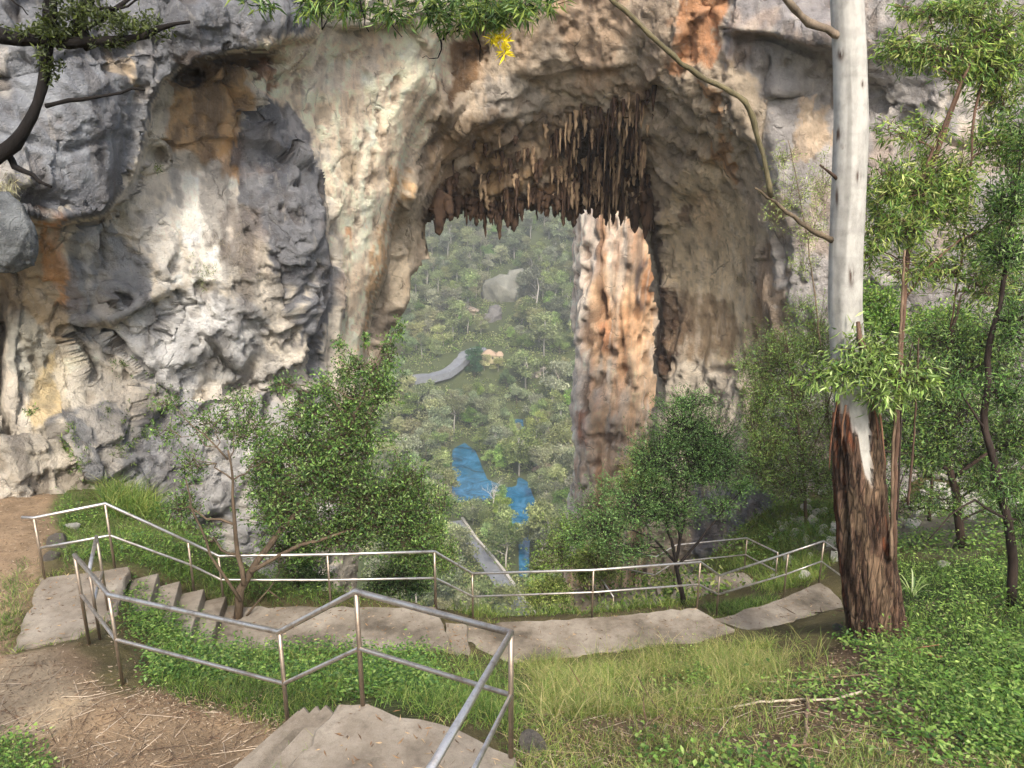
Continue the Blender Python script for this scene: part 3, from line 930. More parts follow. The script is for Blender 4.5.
cpaint([(215, 215), (258, 210), (262, 270), (225, 265)], (140, 128, 118), 8, .6, .4)
cpaint([(330, 160), (372, 148), (372, 180), (334, 190)], (150, 132, 104), 8, .6, .5)
cpaint([(336, 222), (356, 222), (354, 240), (338, 238)], (190, 130, 78), 5, .7, .5)
cpaint([(392, 172), (404, 166), (392, 230), (378, 300), (366, 350), (360, 350), (374, 290), (384, 230)], (190, 150, 98), 4, .7, .4)
cpaint([(110, 330), (180, 300), (250, 310), (240, 350), (190, 380), (130, 350)], (208, 206, 202), 10, .7, .5)
cpaint([(60, 335), (110, 345), (100, 400), (70, 400)], (214, 206, 190), 8, .6, .5)
cpaint([(150, 210), (180, 200), (186, 290), (160, 300)], (216, 212, 204), 6, .7, .5)
cpaint([(180, 330), (330, 380), (340, 520), (200, 500)], (188, 185, 180), 14, .6, .7)
# the underside of the arch
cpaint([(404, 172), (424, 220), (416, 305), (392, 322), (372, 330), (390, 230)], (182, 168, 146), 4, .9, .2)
cpaint([(444, 36), (486, 30), (478, 70), (446, 112), (444, 90)], (104, 80, 56), 5, .9, .3)
cpaint([(480, 90), (520, 72), (560, 110), (540, 130), (490, 120)], (158, 152, 144), 8, .7, .5)
cpaint([(560, -100), (640, -100), (640, 30), (600, 90), (560, 40)], (168, 142, 118), 10, .6, .5)
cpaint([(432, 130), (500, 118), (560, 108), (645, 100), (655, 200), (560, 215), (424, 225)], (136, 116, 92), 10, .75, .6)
cpaint([(555, 125), (640, 118), (650, 205), (560, 210)], (48, 37, 30), 8, .95, .4)  # deep pocket: dark staining with the recess shade painted in
cpaint([(424, 190), (500, 180), (650, 190), (652, 215), (424, 235)], (58, 42, 30), 6, .9, .4)  # ceiling lip: brown-black staining, its shade painted in as well
cpaint([(470, 155), (520, 150), (545, 185), (480, 195)], (132, 104, 66), 8, .6, .5)
cpaint([(676, -200), (738, -200), (722, 40), (700, 62), (676, 72), (668, 30)], (176, 128, 92), 6, .95, .3)
cpaint([(640, 0), (672, 0), (668, 100), (650, 110)], (150, 132, 114), 8, .6, .5)
cpaint([(690, 60), (760, 60), (764, 180), (720, 190), (680, 150)], (176, 160, 138), 8, .7, .6)
cpaint([(705, 80), (716, 80), (730, 190), (716, 200)], (188, 140, 92), 5, .7, .6)
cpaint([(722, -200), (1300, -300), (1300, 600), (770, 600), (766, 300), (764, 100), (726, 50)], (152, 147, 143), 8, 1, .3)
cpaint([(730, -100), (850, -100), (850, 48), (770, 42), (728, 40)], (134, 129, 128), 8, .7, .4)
cpaint([(795, 98), (840, 95), (836, 140), (800, 150)], (190, 166, 136), 6, .7, .6)
cpaint([(764, 190), (778, 190), (784, 330), (770, 400)], (160, 134, 104), 5, .6, .6)
cpaint([(668, 195), (700, 172), (752, 200), (760, 330), (740, 372), (700, 372), (672, 270)], (200, 182, 152), 6, .95, .2)
cpaint([(680, 198), (696, 196), (694, 216), (680, 214)], (112, 90, 68), 4, .8)
cpaint([(648, 205), (662, 210), (676, 290), (690, 330), (672, 380), (655, 370), (652, 260)], (74, 54, 40), 5, .95, .35)  # dark brown staining plus a painted shadow strip down the tunnel wall
cpaint([(676, 285), (700, 290), (742, 300), (752, 370), (690, 372), (676, 340)], (140, 118, 94), 6, .75, .7)
cpaint([(655, 370), (755, 370), (760, 560), (640, 560)], (184, 174, 158), 8, .9, .4)
cpaint([(700, 480), (790, 470), (800, 620), (690, 640)], (132, 134, 142), 8, .9, .3)
# dark mineral streaks and pale scars everywhere, pits coloured darker
dk = sstep(.42, 1.0, strk + .35 * fine)[..., None] * .42
cc = cc * (1 - dk) + lin((92, 84, 76)) * dk
lt = sstep(.4, .95, -strk + .4 * fine)[..., None] * .38
cc = cc * (1 - lt) + lin((208, 198, 182)) * lt
ora = (sstep(.35, .9, blot - .3 * strk) * sstep(-60, 120, CX - 150) * .2)[..., None]
cc = cc * (1 - ora) + lin((182, 138, 92)) * ora
pit = (pits * .4)[..., None]
cc = cc * (1 - pit) + lin((86, 72, 56)) * pit
cc = cc * (1.06 + .18 * fine)[..., None]
bwk = sstep(.25, .5, strk + .5 * fine2)[..., None] * .36 * (sstep(0, 60, 330 - CX) * .6 + .4)[..., None]
cc = cc * (1 - bwk) + lin((74, 74, 78)) * bwk
sp_ = sstep(.5, .8, fine2)[..., None] * .3
cc = cc * (1 - sp_) + lin((64, 54, 46)) * sp_
cc = np.clip(cc, .01, .75)
for (x0, y0, x1, y1) in []: pass

V = CP.reshape(-1, 3)
# thick rim going back from the edge of the opening
ed = np.concatenate([qd[:, [0, 1]], qd[:, [1, 2]], qd[:, [2, 3]], qd[:, [3, 0]]])
key = np.sort(ed, 1); kk = key[:, 0].astype(np.int64) * CX.size + key[:, 1]
u_, inv, cnt = np.unique(kk, return_inverse=True, return_counts=True)
be = ed[cnt[inv] == 1]
bv = np.unique(be); mp = -np.ones(CX.size, int); mp[bv] = np.arange(len(bv))
cen = np.array([-.5, 30, -8.0])
Vr = [V]; Fr = [qd]; Cr = [cc.reshape(-1, 3)]; nb = len(V); prev = None
out = V[bv] - cen; out[:, 1] = 0; out /= np.linalg.norm(out, axis=1, keepdims=True)
bw = np.abs(V[bv][:, 0]) < 9
for k in range(1, 6):
    q = V[bv] + np.array([0, 1.1 * k, 0]) + out * np.where(V[bv][:, 2] > 3.5, .1 * k, .25 * k + .09 * k * k)[:, None]
    q += .2 * fbm(q[:, 0] * .8, q[:, 1] * .8, q[:, 2] * .8, 3, 91)[:, None] * out
    i0 = bv if k == 1 else nb + (k - 2) * len(bv) + np.arange(len(bv))
    i1 = nb + (k - 1) * len(bv) + np.arange(len(bv))
    a, b = mp[be[:, 0]], mp[be[:, 1]]
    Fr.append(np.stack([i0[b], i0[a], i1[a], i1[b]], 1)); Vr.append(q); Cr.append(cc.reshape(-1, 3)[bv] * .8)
Vc = np.concatenate(Vr); Fc = np.concatenate(Fr); Cc = np.concatenate(Cr)
used = np.zeros(len(Vc), bool); used[Fc.ravel()] = True
rm = -np.ones(len(Vc), int); rm[used] = np.arange(used.sum())
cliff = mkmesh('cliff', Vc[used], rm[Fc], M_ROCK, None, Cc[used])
tag(cliff, 'limestone cliff pierced by the tall natural arch', 'cliff', kind='structure')


def cliff_pt(px, py, off=0.0):
    i = int(np.clip(round((py - cy[0]) / S), 0, len(cy) - 1)); j = int(np.clip(round((px - cx[0]) / S), 0, len(cx) - 1))
    return CP[i, j] + NR2[i, j] * off


# ------------------------------------------------------------------ the orange rock pillar behind the arch
nt_, nz_ = 200, 330
zt0, zb0 = P(620, 120, 56)[2], -60.0
tt, zz = np.meshgrid(np.linspace(0, 2 * math.pi, nt_, endpoint=False), np.linspace(zt0 + .5, zb0, nz_), indexing='xy')
pyv = np.interp(-zz, [-8, 0, 8, 16, 36], [0, 160, 330, 490, 900])
lx = np.interp(zz, [-60, -24, -18, -12, -5.6, 0, 9], [4.0, 4.75, 4.75, 4.9, 5.05, 5.15, 5.05]); rx_ = lx + 7.4
ang_r = 1 + .09 * np.sin(3 * tt + .2 * zz) + .05 * np.sin(7 * tt + 1)
xx = (lx + rx_) / 2 + (rx_ - lx) / 2 * np.cos(tt) * ang_r; yy = 56.0 + 3.5 * np.sin(tt) * ang_r
nx, ny = np.cos(tt), np.sin(tt)
fl = ridged(xx * .9 + .35 * fbm(xx * .5, yy * .5, zz * .3, 2, 96), yy * .9, zz * .1, 3, 101)
hh = .3 * fbm(xx / 2.2, yy / 2.2, zz / 3.5, 4, 103) + .36 * fl + .14 * fbm(xx * 1.6, yy * 1.6, zz * 1.2, 3, 105)
ppits = sstep(.4, .75, fbm(xx * 1.3, yy * 1.3, zz * 1.0, 3, 107)); hh -= .3 * ppits
PV = np.stack([xx + nx * hh, yy + ny * hh, zz], -1)
ppx, ppy = proj(PV)
qx = ppx + 5 * fbm(xx * .7, yy * .7, zz * .5, 4, 109); qy = ppy + 14 * fbm(xx * .9, yy * .9, zz * .4, 4, 113)
pc = np.empty(PV.shape); pc[:] = lin((214, 182, 148))


def ppaint(poly, c, soft=4, k=1.0):
    w = (sstep(-soft, soft, polydist(qx, qy, poly)) * k)[..., None]
    pc[:] = pc * (1 - w) + lin(c) * w


ppaint([(560, 100), (590, 100), (588, 300), (584, 560), (560, 560)], (216, 206, 192), 5, .8)
ppaint([(586, 200), (598, 205), (600, 270), (590, 290)], (150, 148, 152), 5, .6)
ppaint([(598, 215), (626, 215), (622, 260), (600, 262)], (190, 140, 104), 6, .7)
ppaint([(616, 225), (640, 225), (640, 280), (618, 285)], (164, 142, 126), 6, .6)
ppaint([(637, 250), (643, 250), (643, 296), (637, 300)], (84, 78, 80), 2, .9)
ppaint([(645, 250), (660, 250), (660, 300), (645, 300)], (192, 136, 94), 4, .8)
ppaint([(600, 285), (645, 300), (636, 350), (604, 352)], (206, 160, 118), 8, .7)
ppaint([(597, 318), (610, 318), (610, 342), (599, 345)], (182, 120, 82), 5, .7)
ppaint([(574, 420), (583, 420), (582, 445), (575, 445)], (166, 96, 56), 3, .8)
ppaint([(592, 388), (602, 382), (601, 405), (592, 416)], (150, 146, 148), 5, .5)
ppaint([(616, 385), (628, 378), (620, 430), (610, 460)], (184, 176, 166), 5, .6)
ps2 = fbm(xx * 3.2, yy * 3.2, zz * .22, 4, 118)[..., None]
pc = pc * (1 + .35 * np.clip(ps2, -.8, .8)); a = sstep(.3, .6, ps2) * .4; pc = pc * (1 - a) + lin((176, 124, 84)) * a
a = sstep(.35, .6, -ps2) * .45; pc = pc * (1 - a) + lin((226, 214, 198)) * a
ps = fbm(xx * 1.3, yy * 1.3, zz * .16, 4, 117)
a = (sstep(.4, .9, ps) * .6)[..., None]; pc = pc * (1 - a) + lin((104, 84, 70)) * a
a = (sstep(.35, .9, -ps) * .5)[..., None]; pc = pc * (1 - a) + lin((216, 202, 184)) * a
a = (ppits * .6)[..., None]; pc = pc * (1 - a) + lin((110, 78, 54)) * a
pc = np.clip(pc * (1 + .2 * fbm(xx * 2.5, yy * 2.5, zz * 2, 3, 119))[..., None], .01, .75)
pi_ = np.arange(nt_ * nz_).reshape(nz_, nt_); a = np.arange(nt_); b = (a + 1) % nt_
pf = np.stack([pi_[:-1][:, a], pi_[1:][:, a], pi_[1:][:, b], pi_[:-1][:, b]], -1).reshape(-1, 4)[:, ::-1]
tag(mkmesh('rock_pillar', PV.reshape(-1, 3), pf, M_ROCK, None, pc.reshape(-1, 3)), 'tall orange-streaked rock pillar standing beyond the arch opening', 'rock pillar', kind='structure')

# ------------------------------------------------------------------ stalactites
M_STAL = mat_vcol('dripstone', .8, 7, .5, .8, .05, (1, 1, .5))
stal_vars = []
for v in range(8):
    m = MB()
    for part in range(int(rng.integers(3, 6))):
        n = 10; ln = 1.0 if part == 0 else rng.uniform(.35, .85); zs = np.linspace(.25, -ln, n)
        w = 1.0 if part == 0 else rng.uniform(.45, .8)
        r = np.interp(zs / ln, [-1, -.93, -.6, 0, .25], [.10, .38, .66, 1, 1.35]) * (1 + rng.uniform(-.3, .3, n)) * w
        off = np.cumsum(rng.normal(size=(n, 2)) * .05, 0) * .6 + (0 if part == 0 else rng.normal(size=2) * .42)
        c = np.array([lin((56, 41, 31)) * (1 - k) + lin((88, 68, 52)) * k for k in rng.uniform(0, 1, n)])
        if v >= 5:
            c = np.array([lin((168, 142, 112)) * (1 - k) + lin((96, 74, 56)) * k for k in rng.uniform(0, 1, n)])
        m.tube(np.c_[off, zs], r * .5, 9, c, True, .28, rng)
    o = m.build('stalactite', M_STAL); stal_vars.append(o.data)
    bpy.data.objects.remove(o)


def stal(px, py, L, Wd, var, off=0.0):
    p = cliff_pt(px, py, off); k = pxm(px, py, p[1])
    o = bpy.data.objects.new('stalactite', stal_vars[var]); COL.objects.link(o)
    o.parent = cliff; o.location = p
    o.scale = (Wd * k, Wd * k, L * k * 1.05); o.rotation_euler = (rng.normal() * .04, rng.normal() * .04, rng.uniform(0, 6.28))


nst = 0
for (tx, ty, wd) in [(433, 232, 9), (443, 221, 8), (449, 219, 7), (456, 214, 7), (463, 220, 5), (470, 214, 7), (477, 221, 7), (484, 231, 9), (490, 219, 7), (495, 226, 7), (500, 235, 10), (507, 224, 8), (513, 228, 10), (522, 217, 6), (530, 211, 6),
                     (538, 209, 6), (547, 213, 7), (554, 212, 5), (560, 221, 7), (567, 216, 7), (573, 223, 9), (580, 214, 7), (588, 212, 7), (596, 212, 8), (603, 216, 8), (609, 222, 8), (616, 218, 7), (622, 224, 8), (629, 219, 7), (635, 224, 7), (642, 227, 8), (649, 236, 8)]:
    top = 204 + rng.uniform(-4, 3); top = min(top, ty - 13)
    stal(tx + rng.uniform(-.5, .5), top - 3, (ty - top + 3), wd * np.exp(rng.normal() * .3), int(rng.integers(0, 5)), .1); nst += 1
while nst < 100:
    if rng.uniform() < .74:
        x, y = rng.uniform(552, 648), rng.uniform(95, 192)
    else:
        x, y = rng.uniform(432, 560), rng.uniform(128, 195)
    if y < 118 - (x - 560) * .35: continue
    stal(x, y, rng.uniform(9, 30) * (1.3 if x > 555 else .75), 3.6 * np.exp(rng.normal() * .42), int(rng.integers(5, 8) if rng.uniform() < .42 else rng.integers(0, 5)), .05); nst += 1
# the rest of the dripstone fringe: too many to count
m = MB()
for k in range(300):
    q = rng.uniform()
    if q < .42: x, y = rng.uniform(552, 652), rng.uniform(90, 200)
    elif q < .6: x, y = rng.uniform(430, 560), rng.uniform(125, 205)
    elif q < .75: x, y = rng.uniform(424, 650), rng.uniform(196, 205)
    else: x, y = rng.uniform(560, 652), rng.uniform(150, 204)
    if y < 110 - (x - 560) * .35 and x < 652: continue
    p = cliff_pt(x, y, .03); s = pxm(x, y, p[1]); L = rng.uniform(6, 20) * s * (1.2 if q < .35 else .8); w = rng.uniform(2.0, 6.0) * s
    n = 6; z = np.linspace(.2, -1, n)
    r = np.array([1.3, 1.1, .9, .75, .6, .22]) * w * .5 * (1 + rng.uniform(-.2, .2, n))
    c0 = lin((70, 52, 40)) if rng.uniform() < .5 else lin((158, 134, 106))
    m.tube(np.c_[p[0] + rng.normal(size=n) * w * .12, p[1] + rng.normal(size=n) * w * .12, p[2] + z * L], r, 6, np.array([c0 * rng.uniform(.7, 1.3) for _ in range(n)]))
o = m.build('dripstone_fringe', M_STAL, cliff); o['kind'] = 'stuff'
# ------------------------------------------------------------------ foliage materials
M_LEAF = mat_leaf('leaf', .38, .45, gain=1.34)
M_VLEAF = mat_leaf('valley_leaf', .3, .6, vary=True, gain=1.08)
M_GRASS = mat_leaf('grass_blade', .4, .55)
M_BARK = mat_vcol('bark', .9, 14, .5, .8, .02, (1, 1, .35))
M_GUM = mat_vcol('gum_bark', .7, 7, .30, .5, .02, (1, 1, .6), sc2=1)
M_ROUGH = mat_vcol('rough_bark', .95, 9, .6, 1.0, .05, (1, 1, .18))
M_TWIG = mat_plain('dead_twig', lin((120, 100, 80)), .9, .4, 9, .4)
M_LITTER = mat_vcol('leaf_litter', .8, 10, .3, .2)
M_STONE = mat_rock()

GREEN = [(90, 118, 54), (72, 100, 46), (112, 136, 68), (58, 82, 40), (134, 148, 88)]
DEEP = [(74, 102, 52), (60, 86, 44), (96, 122, 62), (50, 72, 38), (120, 138, 86)]
GREY = [(110, 140, 84), (90, 124, 70), (130, 156, 98), (76, 108, 58)]
OLIVE = [(112, 128, 60), (92, 112, 52), (134, 146, 76), (76, 94, 44), (146, 150, 92)]
PALE = [(160, 172, 116), (130, 148, 86), (178, 184, 138), (106, 128, 66)]
LIME = [(116, 140, 64), (94, 122, 52), (136, 154, 82), (78, 104, 46)]
HERB = [(94, 124, 52), (76, 106, 46), (114, 138, 64), (58, 84, 38), (128, 146, 80)]
STRAW = [(150, 152, 86), (126, 140, 70), (166, 158, 102), (104, 124, 56), (176, 164, 118)]


def pick(pal, n, rg, jit=.22):
    p = np.array([lin(c) for c in pal]); c = p[rg.integers(0, len(p), n)]
    return np.clip(c * rg.uniform(1 - jit, 1 + jit, (n, 1)), 0, 1)


def unit(rg, n):
    v = rg.normal(size=(n, 3)); return v / np.linalg.norm(v, axis=1, keepdims=True)


def bez(a, b, sag, n, rg, wig=.05):
    a, b = np.asarray(a, float), np.asarray(b, float)
    t = np.linspace(0, 1, n)[:, None]; L = np.linalg.norm(b - a)
    m = a * .5 + b * .5 + np.array([0, 0, sag * L]) + rg.normal(size=3) * .08 * L
    p = (1 - t) ** 2 * a + 2 * t * (1 - t) * m + t * t * b
    p[1:-1] += rg.normal(size=(n - 2, 3)) * wig * L / n * 2
    return p


def clump_world(c):
    px, py, d, rx, ry, rd = c[:6]
    k = pxm(px, py, d)
    return P(px, py, d), np.array([rx * k, rd, ry * k])


def foliage(leafm, woodm, c, r, n, L, W, pal, rg, start=None, per=11, droop=.3, spread=.8, twr=.004, wcol=(.06, .045, .03), surf=.45):
    """twigs through a clump's volume with leaves along them"""
    n = int(n * 1.5); L = L * 1.12; W = W * 1.2
    m = max(3, int(n / per))
    e = unit(rg, m) * rg.uniform(surf ** 2, 1, (m, 1)) ** .5 * np.exp(rg.normal(size=(m, 1)) * .17)
    E = c + e * r
    s0 = c + e * r * .25 + rg.normal(size=(m, 3)) * r * .18 - np.array([0, 0, .25]) * r
    if woodm is not None:
        woodm.prism(s0, E, np.full(m, twr * 1.6), np.full(m, twr * .6), wcol)
    per_t = rg.poisson(per, m); tot = per_t.sum()
    ti = np.repeat(np.arange(m), per_t)
    t = rg.uniform(.25, 1.08, (tot, 1))
    Pb = s0[ti] * (1 - t) + E[ti] * t + rg.normal(size=(tot, 3)) * np.minimum(L * .7, r.min() * .25)
    td = (E - s0); td /= np.linalg.norm(td, axis=1, keepdims=True) + 1e-9
    D = td[ti] * .7 + rg.normal(size=(tot, 3)) * spread - np.array([0, 0, droop])
    tw_c = np.exp(rg.normal(size=m) * .26)[ti][:, None]
    leafm.leaves(Pb, D, L * rg.uniform(.6, 1.25, tot), W * rg.uniform(.7, 1.2, tot), pick(pal, tot, rg) * tw_c, rg, .15)


def plant(name, label, cat, base, stems, clumps, L, W, pal, group=None, seed=1, wood=(78, 62, 48), droop=.3, spread=.8, per=11, limb_r=.02, wood_mat=None, twr=.004, surf=.45, limbs=True, lsag=.08):
    rg = np.random.default_rng(seed)
    root = thing(name, base, label, cat, group)
    wm = MB(); fm = MB(); wc = lin(wood)
    nodes = []
    for st in stems:
        pts, r0, r1 = st
        pts = np.asarray(pts, float)
        # resample with a little wander
        q = []
        for a, b in zip(pts[:-1], pts[1:]):
            m = max(2, int(np.linalg.norm(b - a) / .25)); m = min(m, 14)
            for k in range(m): q.append(a + (b - a) * k / m + (rg.normal(size=3) * .012 if k else 0))
        q.append(pts[-1]); q = np.array(q)
        rad = np.linspace(r0, r1, len(q)) * (1 + rg.uniform(-.06, .06, len(q)))
        wm.tube(q - base, rad, 9, np.clip(wc * rg.uniform(.75, 1.25, (len(q), 1)), 0, 1))
        nodes += list(zip(q, rad))
    NP_ = np.array([a for a, _ in nodes]); NR_ = np.array([b for _, b in nodes])
    for c in clumps:
        cen, r = clump_world(c); n = c[6]
        pl = c[7] if len(c) > 7 else pal
        if limbs:
            dd = np.linalg.norm(NP_ - cen, axis=1) + np.maximum(NP_[:, 2] - cen[2], 0) * 1.5 + .15 * (NP_[:, 2] < NP_[:, 2].min() + .4)
            j = int(np.argmin(dd))
            b = bez(NP_[j], cen, lsag, 7, rg, .12)
            r0 = min(NR_[j] * .7, limb_r)
            wm.tube(b - base, np.linspace(r0, r0 * .35, 7), 6, wc * rg.uniform(.7, 1.2))
            for k in range(4):
                e = cen + unit(rg, 1)[0] * r * .7
                s = b[rg.integers(3, 6)]
                wm.tube(bez(s, e, .05, 4, rg, .1) - base, np.linspace(r0 * .5, r0 * .15, 4), 4, wc * rg.uniform(.7, 1.2))
        foliage(fm, wm, cen - base, r, n, L, W, pl, rg, None, per, droop, spread, twr, wc * .8, surf)
    wm.build('trunk', wood_mat or M_BARK, root)
    fm.build('foliage', M_LEAF, root, smooth=False)
    return root


def G(px, py, d1=45.0):
    return hit(np.array([px]), np.array([py]), 3, d1)[0]


def S_(pts):
    return [P(a, b, d) for a, b, d in pts]


# ------------------------------------------------------------------ bushy tree on the slope between the handrails
b0 = G(238, 622); d0 = b0[1]; d0c = d0 + 1.15
plant('bushy_tree', 'dense dark-green bushy tree growing beside the concrete steps below the cliff', 'tree', b0,
      [([b0, P(240, 590, d0), P(258, 560, d0 + .35), P(290, 520, d0 + .8), P(325, 480, d0 + 1.1), P(350, 430, d0 + 1.2), P(372, 370, d0 + 1.3)], .075, .014),
       ([P(244, 585, d0), P(236, 540, d0 + .2), P(233, 480, d0 + .3), P(228, 450, d0 + .3)], .045, .014),
       ([P(250, 572, d0), P(300, 545, d0 + .6), P(350, 530, d0 + 1.0), P(400, 525, d0 + 1.1)], .04, .012),
       ([P(240, 600, d0 - .1), P(210, 555, d0 - .2), P(192, 510, d0 - .2), P(186, 480, d0 - .2)], .03, .01),
       ([P(228, 460, d0 + .3), P(205, 435, d0 + .3), P(186, 420, d0 + .3)], .016, .008),
       ([b0 + [.1, .05, 0], P(268, 590, d0 + .2), P(282, 600, d0 + .3)], .02, .008)],
      [(325, 470, d0c, 58, 42, .8, 3300), (285, 505, d0c - .2, 48, 36, .7, 2300), (372, 500, d0c + .1, 55, 44, .8, 3300), (405, 535, d0c + .2, 38, 38, .6, 1700), (335, 530, d0c, 60, 28, .7, 2300),
       (268, 458, d0c - .1, 28, 26, .5, 800), (352, 430, d0c + .1, 46, 34, .7, 2000), (305, 412, d0c, 30, 24, .5, 750), (376, 385, d0c + .2, 30, 32, .5, 900), (390, 352, d0c + .3, 12, 24, .3, 220),
       (350, 368, d0c + .1, 24, 18, .4, 360), (322, 385, d0c, 18, 16, .4, 260), (408, 480, d0c + .3, 30, 40, .5, 900), (425, 555, d0c + .3, 20, 22, .4, 450),
       (212, 420, d0c + .3, 42, 24, .5, 420), (188, 462, d0c - .2, 24, 30, .4, 260), (242, 402, d0c + .2, 30, 18, .4, 260), (180, 505, d0c - .3, 26, 28, .4, 420), (205, 535, d0c - .3, 22, 22, .4, 260), (250, 430, d0c + .3, 36, 26, .5, 700), (300, 440, d0c + .3, 40, 30, .6, 1300), (270, 480, d0c + .3, 34, 30, .6, 1000), (345, 400, d0c + .4, 34, 30, .6, 1000), (398, 330, d0c + .3, 6, 16, .2, 90), (340, 345, d0c + .2, 8, 14, .2, 90), (366, 340, d0c + .2, 6, 14, .2, 70), (160, 430, d0c + .2, 18, 18, .3, 130), (440, 500, d0c + .4, 14, 30, .4, 260), (415, 510, d0c + .4, 32, 44, .6, 1100), (290, 545, d0c + .2, 40, 24, .6, 1200), (170, 400, d0c + .3, 20, 16, .3, 160), (285, 385, d0c + .2, 16, 16, .3, 120)],
      .062, .026, DEEP + GREEN[:3], seed=11, wood=(92, 78, 62), limb_r=.028)

# ------------------------------------------------------------------ small tree with dark stems by the middle path
b1 = G(684, 606); d1 = b1[1] + .15; b1 = P(684, 606, d1); b1[2] = gz(b1[0], b1[1])
plant('dark_stemmed_tree', 'small grey-green tree with forked black stems standing at the rail of the middle path', 'tree', b1,
      [([b1, P(678, 575, d1), P(674, 552, d1), P(666, 520, d1), P(655, 490, d1)], .065, .015), ([P(676, 560, d1), P(684, 520, d1 + .1), P(688, 470, d1 + .1), P(690, 420, d1 + .1)], .045, .012),
       ([P(676, 568, d1), P(700, 540, d1 + .1), P(722, 512, d1 + .2), P(742, 490, d1 + .2)], .04, .012), ([P(675, 562, d1), P(655, 540, d1 - .1), P(632, 530, d1 - .1), P(610, 528, d1 - .1)], .035, .01),
       ([P(680, 540, d1), P(672, 480, d1 + .1), P(668, 430, d1 + .1)], .03, .01)],
      [(685, 425, d1 + .1, 46, 36, .8, 2600), (655, 455, d1, 36, 36, .8, 1900), (715, 462, d1 + .2, 38, 34, .7, 1900), (742, 482, d1 + .2, 18, 18, .4, 500), (640, 505, d1, 42, 30, .8, 1900), (690, 400, d1 + .1, 30, 16, .5, 900),
       (602, 525, d1 - .1, 34, 26, .6, 1400), (628, 548, d1 - .1, 42, 18, .6, 1300), (672, 510, d1 - .1, 40, 26, .6, 1300), (720, 505, d1 + .2, 28, 16, .5, 550), (690, 455, d1 + .2, 56, 46, .9, 2600), (660, 490, d1 + .1, 50, 30, .8, 1500), (715, 435, d1 + .2, 34, 34, .7, 1200), (575, 535, d1 - .1, 22, 18, .5, 600)],
      .06, .019, GREY + GREEN[:2], seed=12, wood=(44, 38, 34), limb_r=.025, surf=.5)

# ------------------------------------------------------------------ the big gum
gd = G(872, 640)[1] + .3
GT = [(882, 662, 56), (880, 640, 52), (874, 610, 48), (868, 570, 44), (863, 520, 41), (860, 480, 38.5), (856, 440, 36), (852, 400, 34.5), (848, 360, 33), (845, 310, 32.5), (846, 250, 32.5), (849, 180, 33), (851, 120, 33), (850, 60, 32.5), (847, 0, 32), (843, -90, 31), (842, -240, 28)]
gp = np.array([P(a, b, gd) for a, b, _ in GT]); gr = np.array([w * .5 * pxm(a, b, gd) for a, b, w in GT])
groot = thing('gum_tree', (gp[1][0], gp[1][1], gz(gp[1][0], gp[1][1])), 'big gum tree with smooth pale upper trunk and rough brown bark below', 'tree')
go = np.array(groot.location)
nr, ns = 420, 96
tq = np.linspace(0, 1, nr); sg = np.concatenate([[0], np.cumsum(np.linalg.norm(np.diff(gp, axis=0), axis=1))]); sg /= sg[-1]
tq = tq ** 1.0
cx_ = np.stack([np.interp(tq, sg, gp[:, k]) for k in range(3)], 1); rr_ = np.interp(tq, sg, gr)
k5 = np.ones(9) / 9
for k in range(3): cx_[8:-8, k] = np.convolve(cx_[:, k], k5, 'same')[8:-8]
rr_[8:-8] = np.convolve(rr_, k5, 'same')[8:-8]
an = np.linspace(0, 2 * math.pi, ns, endpoint=False)
AN, ZZ = np.meshgrid(an, np.arange(nr)); 
zc = cx_[:, 2][:, None]
ca, sa = np.cos(AN), np.sin(AN)
hz = zc - cx_[3, 2]
ztr = P(855, 425, gd)[2]
edge = ztr + .55 * fbm(ca * 1.6, sa * 1.6, zc * .25, 3, 131) + .25 * fbm(ca * 5, sa * 5, zc * .6, 2, 133) + .16 * fbm(ca * 11, sa * 11, zc * 1.2, 2, 134)
edge = edge + .75 * np.exp(-((AN - 5.35) / .28) ** 2) + .5 * np.exp(-((AN - 3.6) / .25) ** 2) - .55 * np.exp(-((AN - 4.75) / .3) ** 2)
rough = sstep(.16, -.10, zc - edge)
fur = ridged(ca * 3.2 + .3 * fbm(ca * 2, sa * 2, zc * .8, 2, 137), sa * 3.2, zc * .55, 3, 139)
rad = rr_[:, None] * (1 + .03 * fbm(ca * 1.2, sa * 1.2, zc * .5, 3, 141)) + rough * (.028 + .03 * fur)
shag = ridged(ca * 4.5 + .4 * fbm(ca * 3, sa * 3, zc * 1.2, 2, 151), sa * 4.5, zc * .9, 4, 153)
rad = rad + rough * .03 * shag
rad = rad + np.exp(-np.maximum(hz, 0) / .28) * (.05 + .11 * np.maximum(0, np.cos(5 * AN + .6)) ** 1.5 + .16 * np.exp(-((AN - 5.9) / .5) ** 2))
scars = [(547, 345, 8, 20), (600, 452, 7, 16), (582, 705, 7, 30), (545, 505, 4, 26), (555, 140, 9, 16), (612, 215, 5, 10), (560, 375, 6, 6)]
GV = np.stack([cx_[:, 0][:, None] + ca * rad, cx_[:, 1][:, None] + sa * rad, zc + 0 * rad], -1)
tx, ty = proj(GV)
col = np.empty(GV.shape); col[:] = lin((172, 168, 159))
mott = fbm(ca * 1.8, sa * 1.8, zc * .8, 4, 143)[..., None]
col = np.where(mott > .25, col * (1 - .2 * np.clip(mott - .2, 0, 1)), col)
col = col * (1 - sstep(.3, .9, fbm(ca * 1.5, sa * 1.5, zc * .35, 3, 145))[..., None] * .35) 
wr = sstep(.55, .95, ridged(ca * .4, sa * .4, zc * 3.5, 2, 147))[..., None] * .13
col = col * (1 - wr)
